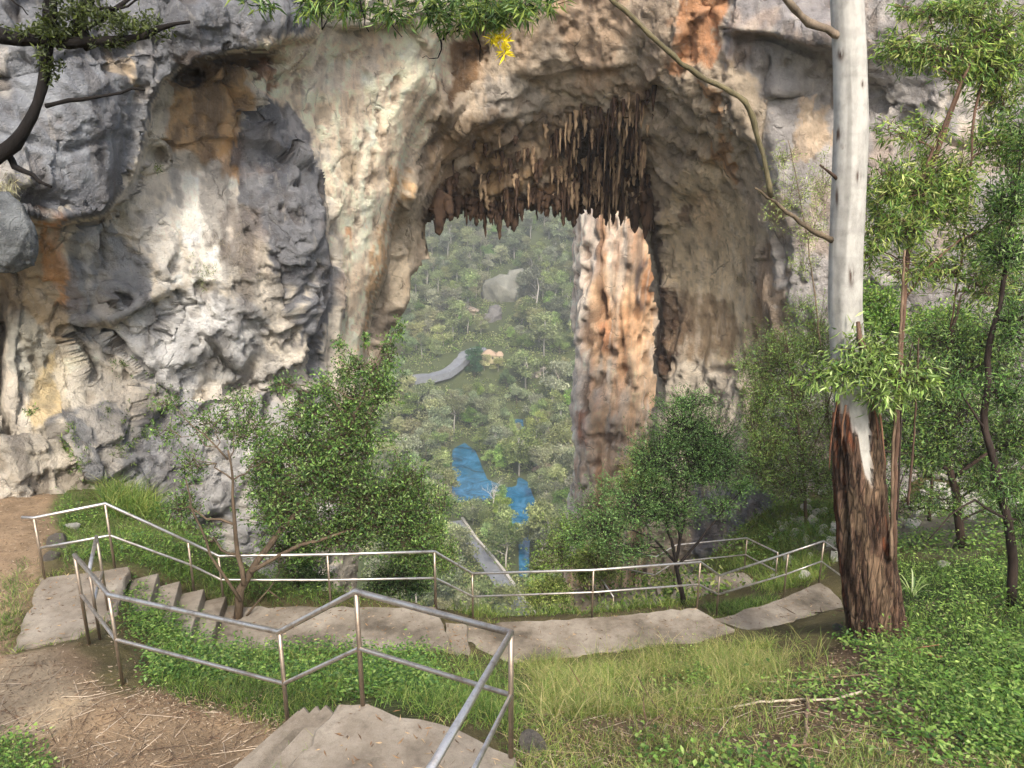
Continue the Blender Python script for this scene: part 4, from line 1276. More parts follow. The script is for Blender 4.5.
for sx, sy, sw, sh in scars:
    px_, py_ = 624 + sx / 2.56, sy / 2.56
    w = np.exp(-(((tx - px_) / (sw / 2.56)) ** 2 + ((ty - py_) / (sh / 2.56)) ** 2) ** 1.5) * (sa < .3)
    w = w * sstep(-.5, .1, fbm(ca * 9, sa * 9, zc * 5, 3, 160) + .2)
    col = col * (1 - w[..., None]) + lin((66, 48, 38)) * w[..., None]
bc = lin((80, 62, 50)) * (1 + .5 * np.clip(fur, -1, 1) + .55 * np.clip(shag, -1, 1))[..., None]
bm_ = fbm(ca * 2.2, sa * 2.2, zc * 1.1, 4, 149)[..., None]
bc = np.where(bm_ > .35, bc * .4 + lin((138, 116, 92)) * .6, bc); bc = np.where(bm_ < -.45, lin((112, 66, 44)) * .8 + bc * .2, bc)
col = col * (1 - rough[..., None]) + np.clip(bc, .01, .6) * rough[..., None]
gi = np.arange(nr * ns).reshape(nr, ns); a = np.arange(ns); b = (a + 1) % ns
gfc = np.stack([gi[:-1][:, a], gi[:-1][:, b], gi[1:][:, b], gi[1:][:, a]], -1).reshape(-1, 4)
trk = mkmesh('trunk', GV.reshape(-1, 3) - go, gfc, M_GUM, groot, col.reshape(-1, 3))
trk.data.materials.append(mat_roughbark())
trk.data.polygons.foreach_set('material_index', (rough.ravel()[gfc].mean(1) > .5).astype(np.int32))


def limb(pts, r0, r1, parent, colr, name='branch', mat=None, sides=9, seed=3):
    rg = np.random.default_rng(seed); pts = np.asarray(pts, float); q = []
    for a, b in zip(pts[:-1], pts[1:]):
        m = max(2, int(np.linalg.norm(b - a) / .12))
        for k in range(m): q.append(a + (b - a) * k / m)
    q.append(pts[-1]); q = np.array(q)
    kk = np.ones(5) / 5
    if len(q) > 12:
        for k in range(3): q[2:-2, k] = np.convolve(q[:, k], kk, 'same')[2:-2]
    q[1:-1] += rg.normal(size=(len(q) - 2, 3)) * .006
    rad = np.linspace(r0, r1, len(q)) * (1 + rg.uniform(-.16, .16, len(q)))
    c = np.array([lin(colr) * rg.uniform(.7, 1.3) for _ in q])
    return MB().tube(q - np.array(parent.location), rad, sides, c, True, .16, rg).build(name, mat or M_BARK, parent)


e0 = gd - .05
limb(S_([(832, 240, e0), (818, 235, e0 - .1), (800, 222, e0 - .25), (780, 208, e0 - .35), (768, 194, e0 - .4), (755, 188, e0 - .5)]), .042, .014, groot, (92, 80, 64), seed=4)
limb(S_([(771, 197, e0 - .4), (766, 165, e0 - .5), (757, 133, e0 - .6), (750, 105, e0 - .7), (742, 96, e0 - .8), (715, 84, e0 - .9), (690, 70, e0 - 1.0), (665, 50, e0 - 1.1), (640, 24, e0 - 1.2), (608, -4, e0 - 1.3), (585, -25, e0 - 1.4)]), .034, .03, groot, (100, 92, 68), seed=5)
limb(S_([(840, 36, e0), (828, 30, e0 - .1), (808, 22, e0 - .2), (795, 10, e0 - .3), (780, -10, e0 - .4), (760, -40, e0 - .5)]), .05, .04, groot, (120, 106, 90), seed=6)
limb(S_([(838, 180, e0), (830, 172, e0 - .15), (820, 165, e0 - .3)]), .03, .012, groot, (70, 54, 44), name='branch_stub', seed=7)
for k, (pts, r0) in enumerate([([(905, 250), (901, 320), (896, 390), (893, 450), (891, 560)], .028), ([(919, 338), (917, 380), (914, 440), (908, 505)], .02), ([(913, 342), (902, 395), (900, 450), (897, 520)], .016), ([(858, 322), (860, 340), (864, 352)], .05)]):
    limb(S_([(a, b, e0 - .35 - .05 * k) for a, b in pts]), r0 * .6, r0, groot, [(118, 98, 78), (84, 66, 54), (58, 48, 40), (104, 82, 66)][k], name='bark_strip', sides=5, seed=8 + k)
for k, (x, y, y2) in enumerate([(838, 396, 432), (846, 405, 446), (872, 398, 440), (879, 410, 470), (834, 412, 470)]):
    limb(S_([(x, y, e0 - .28), (x + (-3 if x < 855 else 4), .5 * (y + y2), e0 - .36), (x + (-5 if x < 855 else 6), y2, e0 - .38)]), .018, .008, groot, [(96, 64, 46), (120, 88, 66)][k % 2], name='bark_strip', sides=5, seed=30 + k)
rg = np.random.default_rng(21); fm = MB(); wm = MB()
for c in [(868, 352, e0 - .5, 34, 30, .35, 360), (845, 372, e0 - .5, 24, 20, .3, 200), (898, 372, e0 - .55, 36, 26, .35, 260), (925, 378, e0 - .5, 22, 14, .3, 110), (880, 395, e0 - .5, 28, 14, .3, 150), (812, 375, e0 - .4, 20, 16, .3, 90)]:
    cen, r = clump_world(c); foliage(fm, wm, cen - go, r, c[6], .135, .026, PALE[:2] + PALE[3:] + GREEN[2:4] + OLIVE[:2], rg, per=8, droop=.8, spread=.7, twr=.005)
    wm.tube(bez(P(855, 385, e0 + .1), cen, .1, 7, rg) - go, np.linspace(.018, .006, 7), 6, lin((90, 70, 52)))
n_ = 0
for a_, c_ in zip(wm.V, wm.C): fm.V.append(a_); fm.C.append(c_)
for f_ in wm.F4: fm.F4.append(f_ + fm.n)
for f_ in wm.F3: fm.F3.append(f_ + fm.n)
fm.build('foliage', M_LEAF, groot, smooth=False)

# ------------------------------------------------------------------ leaning slender gum just behind it
ld = gd + .7
bb = P(896, 625, ld); bb[2] = gz(bb[0], bb[1])
plant('leaning_tree', 'slender red-brown tree leaning outward right behind the big gum trunk, olive leaves', 'tree', bb,
      [([bb, P(894, 520, ld), P(898, 400, ld), P(904, 300, ld), P(912, 225, ld + .1), P(938, 150, ld + .2), P(962, 80, ld + .3), P(985, 0, ld + .4), P(1000, -70, ld + .5)], .052, .028),
       ([P(912, 225, ld + .1), P(925, 170, ld), P(950, 110, ld - .1), P(972, 60, ld - .1)], .03, .018), ([P(985, 20, ld + .4), P(988, 60, ld + .3), P(975, 110, ld + .2), P(968, 180, ld + .2), P(962, 260, ld + .2), P(950, 330, ld + .2)], .022, .012),
       ([P(904, 300, ld), P(930, 265, ld), P(960, 240, ld), P(990, 225, ld)], .02, .01)],
      [(918, 185, ld, 48, 30, .6, 1000), (888, 185, ld - .2, 24, 30, .4, 500), (955, 175, ld + .1, 30, 28, .5, 600), (905, 225, ld - .2, 36, 22, .4, 480), (880, 225, ld - .3, 20, 26, .4, 240), (940, 50, ld, 56, 22, .6, 700), (992, 25, ld + .3, 44, 34, .6, 900),
       (900, 48, ld - .1, 26, 18, .5, 300), (1000, 95, ld + .3, 26, 26, .5, 420), (1015, 150, ld + .3, 24, 40, .5, 420), (960, 10, ld, 40, 18, .5, 420), (1005, 60, ld + .5, 34, 30, .6, 600), (975, 70, ld + .4, 36, 18, .5, 420), (1012, 215, ld + .5, 28, 34, .6, 520), (945, 210, ld + .3, 40, 18, .5, 420), (985, 140, ld + .4, 26, 24, .5, 320), (935, 160, ld + .3, 20, 12, .4, 160), (920, 10, ld, 40, 10, .5, 250), (870, 250, ld - .2, 20, 20, .3, 200), (905, 262, ld + .1, 40, 18, .6, 300), (945, 268, ld + .2, 40, 24, .6, 340), (985, 280, ld + .3, 40, 30, .6, 380), (925, 130, ld + .2, 30, 22, .5, 220), (970, 235, ld + .2, 30, 24, .5, 280), (895, 130, ld, 20, 16, .4, 100)],
      .125, .022, OLIVE + GREEN[:2], seed=14, wood=(98, 76, 62), droop=.6, spread=.6, per=12, limb_r=.016, twr=.005)

# ------------------------------------------------------------------ dense trees at the right
td = 15.0; b3 = G(962, 548)
td = b3[1]
plant('spreading_tree', 'dark green spreading tree with dark leaning trunk among the scree boulders', 'tree', b3,
      [([b3, P(957, 500, td), P(950, 470, td), P(940, 420, td + .2), P(945, 360, td + .3), P(960, 300, td + .4)], .10, .03), ([P(952, 478, td), P(985, 455, td - .3), P(1020, 440, td - .4), P(1060, 420, td - .4)], .05, .02),
       ([P(950, 470, td), P(915, 455, td - .2), P(880, 450, td - .2), P(850, 455, td - .2)], .05, .016), ([P(945, 380, td + .2), P(985, 350, td), P(1020, 330, td)], .04, .016),
       ([P(948, 440, td), P(905, 470, td - .3), P(890, 520, td - .3)], .02, .008)],
      [(945, 335, td + .3, 40, 34, .8, 1300), (990, 335, td, 44, 40, .9, 1500), (1015, 290, td + .2, 30, 34, .8, 900), (965, 410, td, 56, 38, 1.0, 2000), (1012, 430, td - .3, 40, 44, .9, 1500), (925, 450, td - .2, 40, 32, .8, 1200),
       (985, 480, td - .2, 44, 28, .8, 1100), (900, 415, td, 34, 30, .8, 900), (1060, 380, td, 50, 60, 1, 1200), (1050, 480, td, 40, 50, 1, 800), (880, 480, td - .2, 24, 24, .6, 420), (940, 500, td, 30, 20, .6, 420), (905, 360, td + .6, 34, 36, .8, 1300), (880, 430, td + .5, 36, 40, .8, 1300), (1005, 370, td + .5, 40, 40, .8, 1300), (960, 450, td + .4, 50, 36, .8, 1300), (990, 260, td + .6, 40, 30, .8, 800), (930, 400, td + .6, 50, 40, .8, 1500), (970, 360, td + 1.2, 60, 50, .8, 2200), (920, 440, td + 1.2, 60, 40, .8, 2000), (1000, 450, td + 1.0, 50, 50, .8, 2000), (900, 500, td + .8, 40, 24, .6, 700), (1010, 500, td + .6, 40, 26, .6, 800)],
      .085, .024, DEEP + OLIVE[:2] + GREEN[:2], seed=15, wood=(58, 46, 38), limb_r=.03, droop=.35)
b4 = G(1012, 606); td = b4[1]
plant('edge_tree', 'thin dark-trunked tree at the edge of the bright green herb patch', 'tree', b4,
      [([b4, P(1013, 560, td), P(1008, 520, td), P(996, 470, td), P(985, 430, td), P(990, 340, td + .2), P(1008, 260, td + .3), P(1016, 180, td + .4)], .08, .02), ([P(1008, 520, td), P(975, 500, td - .1), P(950, 515, td - .2), P(928, 540, td - .2)], .025, .008),
       ([P(985, 430, td), P(960, 390, td), P(930, 380, td)], .02, .01)],
      [(1012, 195, td + .3, 26, 36, .6, 800), (1005, 250, td + .2, 30, 30, .6, 800), (1020, 320, td, 26, 36, .5, 600), (1030, 130, td + .3, 30, 30, .6, 500), (1005, 390, td, 34, 26, .6, 600), (950, 375, td - .1, 30, 20, .5, 350), (1000, 480, td - .2, 30, 24, .5, 350), (1025, 520, td, 26, 30, .5, 350)],
      .08, .02, DEEP + GREEN[:2], seed=16, wood=(52, 42, 36), limb_r=.02, droop=.4)
b5 = G(806, 524); td = b5[1]
plant('wattle_shrub', 'feathery mid-green wattle shrub in front of the grey cliff foot beside the big gum', 'shrub', b5,
      [([b5, P(805, 490, td), P(800, 440, td), P(790, 380, td), P(785, 330, td)], .06, .015), ([P(805, 500, td), P(785, 455, td - .2), P(765, 420, td - .2)], .035, .012), ([P(803, 470, td), P(825, 420, td), P(840, 350, td)], .035, .012)],
      [(785, 345, td, 32, 30, .8, 1300), (765, 390, td - .1, 30, 32, .8, 1400), (800, 400, td, 36, 36, .9, 1900), (770, 440, td - .2, 30, 30, .8, 1400), (805, 455, td, 36, 32, .9, 1700), (815, 350, td, 24, 30, .7, 900), (788, 485, td - .2, 32, 22, .7, 1100), (830, 410, td, 24, 40, .7, 900), (745, 365, td, 14, 18, .4, 200), (825, 480, td, 26, 26, .6, 800), (800, 305, td, 20, 14, .4, 260), (755, 415, td, 20, 40, .6, 900), (840, 470, td, 26, 40, .8, 1100), (775, 470, td + .2, 30, 30, .8, 900), (795, 375, td + .4, 46, 40, .8, 1800), (790, 430, td + .4, 50, 40, .8, 1800), (770, 360, td + .6, 40, 40, .8, 1600), (820, 330, td + .5, 30, 40, .8, 1200), (760, 460, td + .5, 34, 34, .8, 1300)],
      .085, .02, GREEN + OLIVE[:2] + GREY[:1], seed=17, wood=(84, 70, 54), limb_r=.022, surf=.5)
b6 = G(836, 530); td = b6[1] + .8; b6 = P(836, 530, td); b6[2] = gz(b6[0], b6[1])
plant('sapling', 'thin pale-leaved sapling reaching up the grey cliff beside the gum trunk', 'sapling', b6,
      [([b6, P(828, 420, td), P(818, 320, td), P(808, 240, td), P(795, 170, td), P(788, 140, td)], .04, .01)],
      [(795, 190, td, 30, 30, .6, 420), (812, 225, td, 24, 28, .6, 360), (785, 158, td, 20, 16, .5, 180), (825, 180, td, 18, 34, .5, 260), (806, 262, td, 26, 16, .5, 200), (775, 215, td, 16, 16, .4, 90)],
      .085, .02, OLIVE + PALE[:2], seed=18, wood=(110, 96, 78), limb_r=.012)
for k, (x, y, rx, ry, lab) in enumerate([(878, 300, 26, 24, 'bright green leafy bush at the cliff foot right against the pale gum trunk'), (945, 318, 42, 22, 'low bright lime-green bush spreading along the cliff foot beyond the leaning tree')]):
    td = 21.0; bb = P(x, 420, td); bb[2] = gz(bb[0], bb[1])
    plant('cliff_foot_bush', lab, 'bush', bb, [([bb, P(x - 4, 380, td), P(x, 330, td), P(x + 3, y, td)], .05, .015)],
          [(x, y, td, rx, ry, .9, 1100), (x + 12, y + 20, td, rx, ry * .8, .9, 900), (x - 12, y + 16, td - .2, rx * .8, ry * .7, .8, 700), (x + 4, y + 48, td, rx * .9, ry * .9, .8, 800), (x - 6, y + 80, td, rx * .8, ry, .8, 700)],
          .085, .05, LIME + GREEN[:2], seed=30 + k, limb_r=.02)

# shrubs on the slope dropping away beyond the middle rail
sl_sh = [(432, 548, 18.5, 26, 34, 'round green shrub beyond the middle rail, left of the sealed road', GREEN), (562, 548, 21.5, 34, 34, 'lime-tinted shrub beyond the middle rail, over the water', LIME), (600, 505, 24.5, 36, 34, 'grey-green shrub at the base of the orange pillar', GREY), (398, 575, 16.8, 34, 24, 'low dark shrub under the middle rail beside the bushy tree', DEEP),
         (548, 590, 19.0, 24, 12, 'small olive shrub just under the middle rail', OLIVE), (300, 575, 15.5, 30, 22, 'low leafy shrub behind the bushy tree trunk', DEEP), (596, 560, 19.8, 24, 24, 'twiggy olive shrub beside the sloping steel rail', OLIVE), (640, 470, 25.5, 22, 26, 'olive shrub half hidden behind the dark-stemmed tree', OLIVE)]
for k, (x, y, td, rx, ry, lab, pal) in enumerate(sl_sh):
    c = P(x, y, td); bb = c.copy(); bb[2] = gz(c[0], c[1])
    plant('slope_shrub', lab, 'shrub', bb, [([bb, bb * .5 + c * .5 + rng.normal(size=3) * .15, c], .04, .012)],
          [(x, y, td, rx, ry, .9, 1300), (x - rx * .6, y + ry * .4, td, rx * .6, ry * .6, .6, 600), (x + rx * .6, y + ry * .3, td, rx * .6, ry * .6, .6, 600), (x + rx * .2, y - ry * .6, td, rx * .5, ry * .5, .5, 400)],
          .07, .026, pal, group='shrubs on the slope beyond the middle rail', seed=40 + k, limb_r=.02)

# ------------------------------------------------------------------ dark near tree, limbs across the top
nd = 5.2
rg = np.random.default_rng(51)
tb = np.array([-5.6, 4.6, 0]); tb[2] = gz(tb[0], tb[1])
nroot = thing('overhanging_tree', tb, 'dark mossy-limbed tree whose branches cross the upper corner and hang leaves along the top', 'tree')
TK = (24, 20, 17)
tA = P(-150, 40, 5.0)
limb([tb, tb + [.15, .1, 1.6], P(-210, 230, 4.9), P(-160, 120, 5.0), tA], .24, .16, nroot, TK, name='trunk', sides=14, seed=1)
NL = [([(-150, 40), (-60, 36), (0, 34), (40, 40), (90, 48), (130, 38), (160, 28), (190, 22)], .075, .008), ([(60, -40), (52, -5), (47, 30), (45, 70), (43, 104), (26, 130), (6, 156), (-30, 180), (-90, 200), (-170, 150)], .033, .05),
      ([(46, 106), (70, 100), (95, 97), (120, 93), (145, 90)], .017, .006), ([(5, 150), (14, 168), (30, 176), (52, 187)], .026, .008), ([(90, 48), (78, 25), (88, 0), (95, -30)], .04, .03),
      ([(95, 10), (120, 8), (135, 2), (150, -8)], .009, .005), ([(60, 40), (100, 20), (130, -2)], .022, .012), ([(12, 0), (22, 8), (28, 15)], .006, .003), ([(100, 6), (112, 12), (124, 4)], .006, .003),
      ([(-150, 40), (-120, -60), (0, -120), (200, -110), (400, -80), (520, -60), (600, -60)], .09, .03),
      ([(200, -110), (290, -40), (319, 0), (322, 30)], .012, .004), ([(322, 30), (330, 14), (345, 6)], .005, .002), ([(340, -70), (359, 0), (364, 18), (369, 32)], .010, .003), ([(350, -80), (378, 0), (390, 20), (402, 37)], .010, .003),
      ([(400, -80), (420, 0), (427, 14), (436, 28), (443, 40), (441, 50), (438, 58)], .013, .003), ([(410, -80), (436, 0), (444, 11), (452, 17), (466, 17)], .012, .006), ([(430, -78), (458, 0), (464, 16), (478, 29), (480, 45), (480, 62)], .014, .003),
      ([(443, 40), (450, 32), (464, 27), (470, 22)], .006, .004), ([(438, 58), (430, 58), (422, 58)], .003, .002), ([(500, -60), (528, 0), (540, 14)], .008, .003), ([(470, -70), (492, -5), (500, 20)], .008, .003), ([(240, -110), (262, -10), (272, 6)], .007, .002)]
for k, (pts, r0, r1) in enumerate(NL):
    limb(S_([(a, b, nd + .02 * k + (.25 if k > 8 else 0)) for a, b in pts]), r0, r1, nroot, TK, sides=8, seed=60 + k)
fm = MB(); wm = MB(); wd = MB()
for c in [(85, 12, nd, 28, 20, .25, 420), (128, 22, nd, 28, 12, .25, 300), (58, 26, nd, 16, 22, .2, 300), (30, 32, nd, 40, 8, .12, 200), (110, 40, nd, 30, 6, .1, 160), (48, 60, nd, 8, 30, .1, 120), (150, 26, nd, 20, 10, .2, 80), (40, -20, nd, 40, 16, .3, 150)]:
    cen, r = clump_world(c); foliage(fm, None, cen - tb, r, c[6], .035, .014, [(58, 66, 34), (48, 54, 30), (74, 82, 42)], rg, per=8, droop=.1)
for c in [(262, 2, nd + .4, 26, 8, .3, 60), (310, 6, nd + .4, 24, 12, .3, 90), (350, 4, nd + .4, 26, 14, .3, 120), (395, 8, nd + .4, 26, 14, .3, 130), (440, 6, nd + .4, 24, 16, .3, 170), (480, 10, nd + .4, 28, 16, .3, 260), (520, 6, nd + .4, 26, 12, .3, 200), (500, 20, nd + .4, 18, 10, .2, 70), (548, 2, nd + .4, 16, 8, .3, 50), (400, -40, nd + .5, 160, 24, .5, 600), (455, 24, nd + .4, 20, 8, .2, 50)]:
    cen, r = clump_world(c); foliage(fm, wd, cen - tb, r, c[6], .085, .013, [(74, 96, 52), (58, 80, 42), (96, 116, 66), (108, 120, 60)], rg, per=9, droop=.45, spread=.6, twr=.0022, wcol=lin(TK))
for c in [(492, 36, nd + .4, 5, 4, .05, 16), (503, 40, nd + .4, 8, 4, .06, 26), (505, 52, nd + .4, 4, 3, .04, 7)]:
    cen, r = clump_world(c); foliage(fm, None, cen - tb, r, c[6], .07, .014, [(206, 190, 50), (190, 170, 40)], rg, per=6, droop=.1)
fm.F4 += [f_ + fm.n for f_ in wd.F4]; fm.V += wd.V; fm.C += wd.C
fm.build('foliage', M_LEAF, nroot, smooth=False)

# ------------------------------------------------------------------ plants rooted in the cliff
for k, (x, y, rx, ry, n, L, Wd, pal, lab, nm) in enumerate([
        (204, 276, 10, 14, 170, .10, .012, OLIVE, 'small olive grassy tuft growing alone on the bare pale cliff face', 'cliff_tuft'),
        (160, 166, 9, 7, 90, .09, .014, OLIVE, 'tiny yellow-green plant under the round hole in the cliff', 'cliff_tuft'),
        (6, 184, 16, 14, 260, .22, .008, [(150, 148, 116), (130, 128, 94), (170, 164, 134)], 'dry grey grass tuft hanging from the rounded boulder at the cliff edge', 'cliff_tuft'),
        (72, 442, 12, 22, 300, .09, .024, GREEN, 'green plant running down the crack beside the dark cliff block', 'cliff_tuft'), (82, 466, 7, 12, 110, .08, .022, GREEN, 'small green plant at the lower corner of the dark cliff block', 'cliff_tuft'),
        (146, 425, 20, 18, 420, .08, .026, GREEN, 'leafy plant spilling over the top of the dark cliff block', 'cliff_tuft'), (128, 450, 8, 14, 130, .08, .024, GREEN, 'plant hanging on the dark cliff block face', 'cliff_tuft'),
        (162, 386, 24, 12, 260, .08, .022, GREEN, 'thin creeper along the diagonal crack above the dark cliff block', 'cliff_tuft'), (122, 362, 14, 8, 120, .08, .022, GREEN, 'creeper at the top end of the diagonal crack', 'cliff_tuft'),
        (32, 408, 7, 6, 60, .08, .03, GREEN, 'small round green plant low on the cliff above the dirt track', 'cliff_tuft'), (110, 408, 7, 7, 70, .07, .018, GREEN, 'tiny weed on the grey slab of the cliff', 'cliff_tuft'),
        (235, 250, 24, 18, 420, .22, .004, [(150, 140, 124), (128, 118, 104), (166, 156, 140)], 'hanging fringe of dry grey roots on the cliff face', 'root_fringe')]):
    rg = np.random.default_rng(90 + k); p = cliff_pt(x, y, .02); r = np.array([rx, 0, ry]) * pxm(x, y, p[1]); r[1] = .12
    root = thing(nm, p, lab, 'plant'); fm = MB(); wm = MB()
    m = n // 7
    c0 = np.array([cliff_pt(x + a, y + b, .02) for a, b in zip(rg.normal(size=m) * rx * .55, rg.normal(size=m) * ry * .55)])
    wm.prism(c0 - p, c0 - p + rg.normal(size=(m, 3)) * .05 + [0, -.05, .04], np.full(m, .004), np.full(m, .002), lin((90, 74, 54)))
    ii = rg.integers(0, m, n)
    D = rg.normal(size=(n, 3)) * .7 + (np.array([.0, -.6, .5]) if nm == 'cliff_tuft' and k != 2 else np.array([0, -.25, -1.3]))
    fm.leaves(c0[ii] - p + rg.normal(size=(n, 3)) * .03, D, L * rg.uniform(.6, 1.3, n), Wd * rg.uniform(.7, 1.3, n), pick(pal, n, rg), rg, .15)
    fm.F4 += [f_ + fm.n for f_ in wm.F4]; fm.V += wm.V; fm.C += wm.C
    fm.build('foliage', M_LEAF, root, smooth=False)

# ------------------------------------------------------------------ grass, herbs, litter
def scatter(poly, n, rg, d1=40.0, soft=0.0):
    poly = np.array(poly, float); lo, hi = poly.min(0), poly.max(0)
    x = rg.uniform(lo[0], hi[0], n * 3); y = rg.uniform(lo[1], hi[1], n * 3)
    ok = polydist(x, y, poly) + rg.normal(size=len(x)) * soft > 0
    x, y = x[ok][:n], y[ok][:n]
    p = hit(x, y, 2.5, d1, 300); p = p[~np.isnan(p[:, 1])]
    p[:, :2] += rg.normal(size=(len(p), 2)) * .05 * p[:, 1:2] / 8
    for pl, zt, th in slab_xy:
        p = p[polydist(p[:, 0], p[:, 1], pl) < -.03]
    p[:, 2] = gz(p[:, 0], p[:, 1])
    return p


def clumpy(p, rg, sc=1.2, thr=-.1, s=0):
    return p[fbm(p[:, 0] * sc, p[:, 1] * sc, 0.3, 3, 201 + s) + rg.normal(size=len(p)) * .25 > thr]


def blades(m, p, L, Wd, pal, rg, per=5, lean=.5, spread=.06):
    q = np.repeat(p, per, 0); n = len(q)
    q = q + np.c_[rg.normal(size=(n, 2)) * spread, np.full(n, -.01)]; q[:, 2] = gz(q[:, 0], q[:, 1]) - .01
    D = np.c_[rg.normal(size=(n, 2)) * lean, np.ones(n)]; D /= np.linalg.norm(D, axis=1, keepdims=True)
    Lq = L * rg.uniform(.45, 1.3, n)[:, None]
    Sd = np.c_[rg.normal(size=(n, 2)), np.zeros(n)]; Sd /= np.linalg.norm(Sd, axis=1, keepdims=True)
    tip = q + D * Lq + np.c_[D[:, :2] * Lq * .6, -Lq[:, 0] * .18]
    mid = q + D * Lq * .55
    w = Wd * rg.uniform(.7, 1.3, (n, 1))
    V = np.stack([q - Sd * w * .5, q + Sd * w * .5, mid + Sd * w * .4, mid - Sd * w * .4, tip], 1).reshape(-1, 3)
    i = np.arange(n)[:, None] * 5
    c = pick(pal, n, rg, .3)
    patch = 1 + .25 * fbm(q[:, 0] * .9, q[:, 1] * .9, 1.1, 2, 211)
    m.add(V, i + np.array([0, 1, 2, 3]), i + np.array([3, 2, 4]), np.repeat(np.clip(c * patch[:, None], 0, 1), 5, 0))


rg = np.random.default_rng(101)
gm = MB()
blades(gm, clumpy(scatter([(525, 655), (560, 655), (700, 640), (770, 640), (790, 665), (730, 700), (600, 715), (530, 720)], 5600, rg, soft=16), rg, 1.7, .14), .29, .006, STRAW + LIME[:1], rg, 6, .6)
blades(gm, clumpy(scatter([(525, 655), (560, 655), (700, 640), (800, 640), (840, 665), (760, 710), (600, 725), (520, 730)], 500, rg, soft=16), rg, 2.2, .1, 6), .42, .007, STRAW + LIME[:2], rg, 11, .75)
blades(gm, clumpy(scatter([(530, 700), (700, 690), (900, 660), (1024, 720), (1100, 850), (480, 850)], 3600, rg), rg, 1.3, -.05, 3), .17, .006, STRAW + LIME, rg, 6, .55)
blades(gm, scatter([(60, 495), (130, 490), (230, 540), (330, 560), (436, 606), (222, 604), (129, 562), (60, 560)], 1500, rg, soft=3), .22, .010, LIME + HERB, rg, 5, .6)
blades(gm, scatter([(110, 480), (170, 490), (160, 520), (110, 515)], 300, rg), .6, .014, LIME + STRAW[:1], rg, 9, .55)
blades(gm, scatter([(440, 575), (600, 590), (690, 600), (690, 606), (592, 614), (473, 618), (436, 604)], 1500, rg), .3, .012, LIME + STRAW[:2], rg, 6, .5)
blades(gm, scatter([(700, 560), (780, 545), (830, 560), (815, 582), (770, 596), (745, 574), (700, 570)], 900, rg), .3, .014, LIME + STRAW[:2], rg, 6, .5)
blades(gm, scatter([(690, 490), (780, 505), (860, 500), (850, 545), (760, 545), (690, 535)], 1600, rg), .35, .016, LIME + STRAW[:2], rg, 6, .55)
blades(gm, scatter([(700, 606), (770, 598), (775, 604), (735, 622)], 260, rg), .2, .01, HERB, rg, 7, .5)
blades(gm, scatter([(160, 610), (300, 655), (450, 660), (520, 665), (515, 735), (440, 715), (366, 695), (290, 725), (160, 690)], 2400, rg, soft=4), .22, .007, LIME + HERB + STRAW[:1], rg, 5, .55)
blades(gm, scatter([(0, 585), (30, 560), (15, 640), (0, 650)], 120, rg), .16, .007, HERB, rg, 6, .6)
blades(gm, scatter([(-20, 740), (30, 745), (50, 790), (-20, 790)], 160, rg), .14, .006, HERB, rg, 7, .6)
blades(gm, scatter([(870, 560), (1060, 540), (1380, 520), (1380, 800), (930, 730), (890, 650)], 3400, rg), .28, .009, HERB + LIME, rg, 5, .55)
tag(gm.build('grass', M_GRASS, smooth=False), 'long green and straw-coloured grass on the slope', 'grass', kind='stuff')


def herbs(m, p, L, Wd, pal, rg, per=12, hgt=.22, spread=.1):
    n0 = len(p); stem = np.c_[rg.normal(size=(n0, 2)) * .3, np.ones(n0)] * hgt * rg.uniform(.4, 1.2, (n0, 1))
    ii = np.repeat(np.arange(n0), per); n = len(ii); t = rg.uniform(.15, 1, (n, 1))
    q = p[ii] + stem[ii] * t + np.c_[rg.normal(size=(n, 2)) * spread, rg.normal(size=n) * .03]
    q[:, 2] = np.maximum(q[:, 2], gz(q[:, 0], q[:, 1]) + .01)
    D = np.c_[rg.normal(size=(n, 2)), rg.uniform(-.2, .5, n)]
    c = pick(pal, n, rg, .25) * (rg.uniform(.75, 1.2, n0)[ii][:, None])
    D /= np.linalg.norm(D, axis=1, keepdims=True)
    S = np.cross(D, np.array([0, 0, 1.0]) + rg.normal(size=(n, 3)) * .35); S /= np.linalg.norm(S, axis=1, keepdims=True) + 1e-9
    Ln = (L * rg.uniform(.6, 1.3, n))[:, None]; w = (Wd * rg.uniform(.7, 1.3, n))[:, None]
    V = np.stack([q, q + D * Ln * .45 + S * w * .5, q + D * Ln + np.c_[np.zeros((n, 2)), -Ln * .15], q + D * Ln * .45 - S * w * .5], 1)
    m.add(V, np.arange(n)[:, None] * 4 + np.arange(4), None, np.repeat(c, 4, 0))


hm = MB()
herbs(hm, clumpy(scatter([(890, 560), (1070, 540), (1380, 520), (1380, 800), (1000, 760), (930, 720), (895, 655)], 5200, rg, soft=8), rg, 1.5, .12), .05, .026, HERB, rg, 15, .3, .12)
herbs(hm, clumpy(scatter([(890, 560), (1070, 540), (1380, 520), (1380, 800), (930, 720), (860, 660)], 1100, rg, soft=8), rg, 2.0, .0, 8), .085, .03, LIME + HERB[:2], rg, 18, .5, .14)
herbs(hm, clumpy(scatter([(150, 655), (230, 640), (430, 662), (440, 700), (300, 700), (225, 695), (150, 690)], 1100, rg, soft=5), rg, 1.3, -.15), .055, .032, DEEP[:3] + HERB, rg, 15, .26, .11)
herbs(hm, scatter([(120, 575), (170, 610), (215, 640), (160, 650), (130, 630)], 260, rg), .055, .026, HERB, rg, 14, .22, .1)
herbs(hm, clumpy(scatter([(60, 500), (230, 540), (430, 600), (225, 600), (130, 560), (60, 560)], 700, rg), rg, 1.4, .05), .06, .03, HERB + DEEP[:2], rg, 12, .28, .12)
herbs(hm, clumpy(scatter([(660, 690), (900, 660), (1024, 700), (1024, 780), (640, 780)], 700, rg), rg, 1.0, .1, 5), .065, .034, HERB, rg, 11, .16, .1)
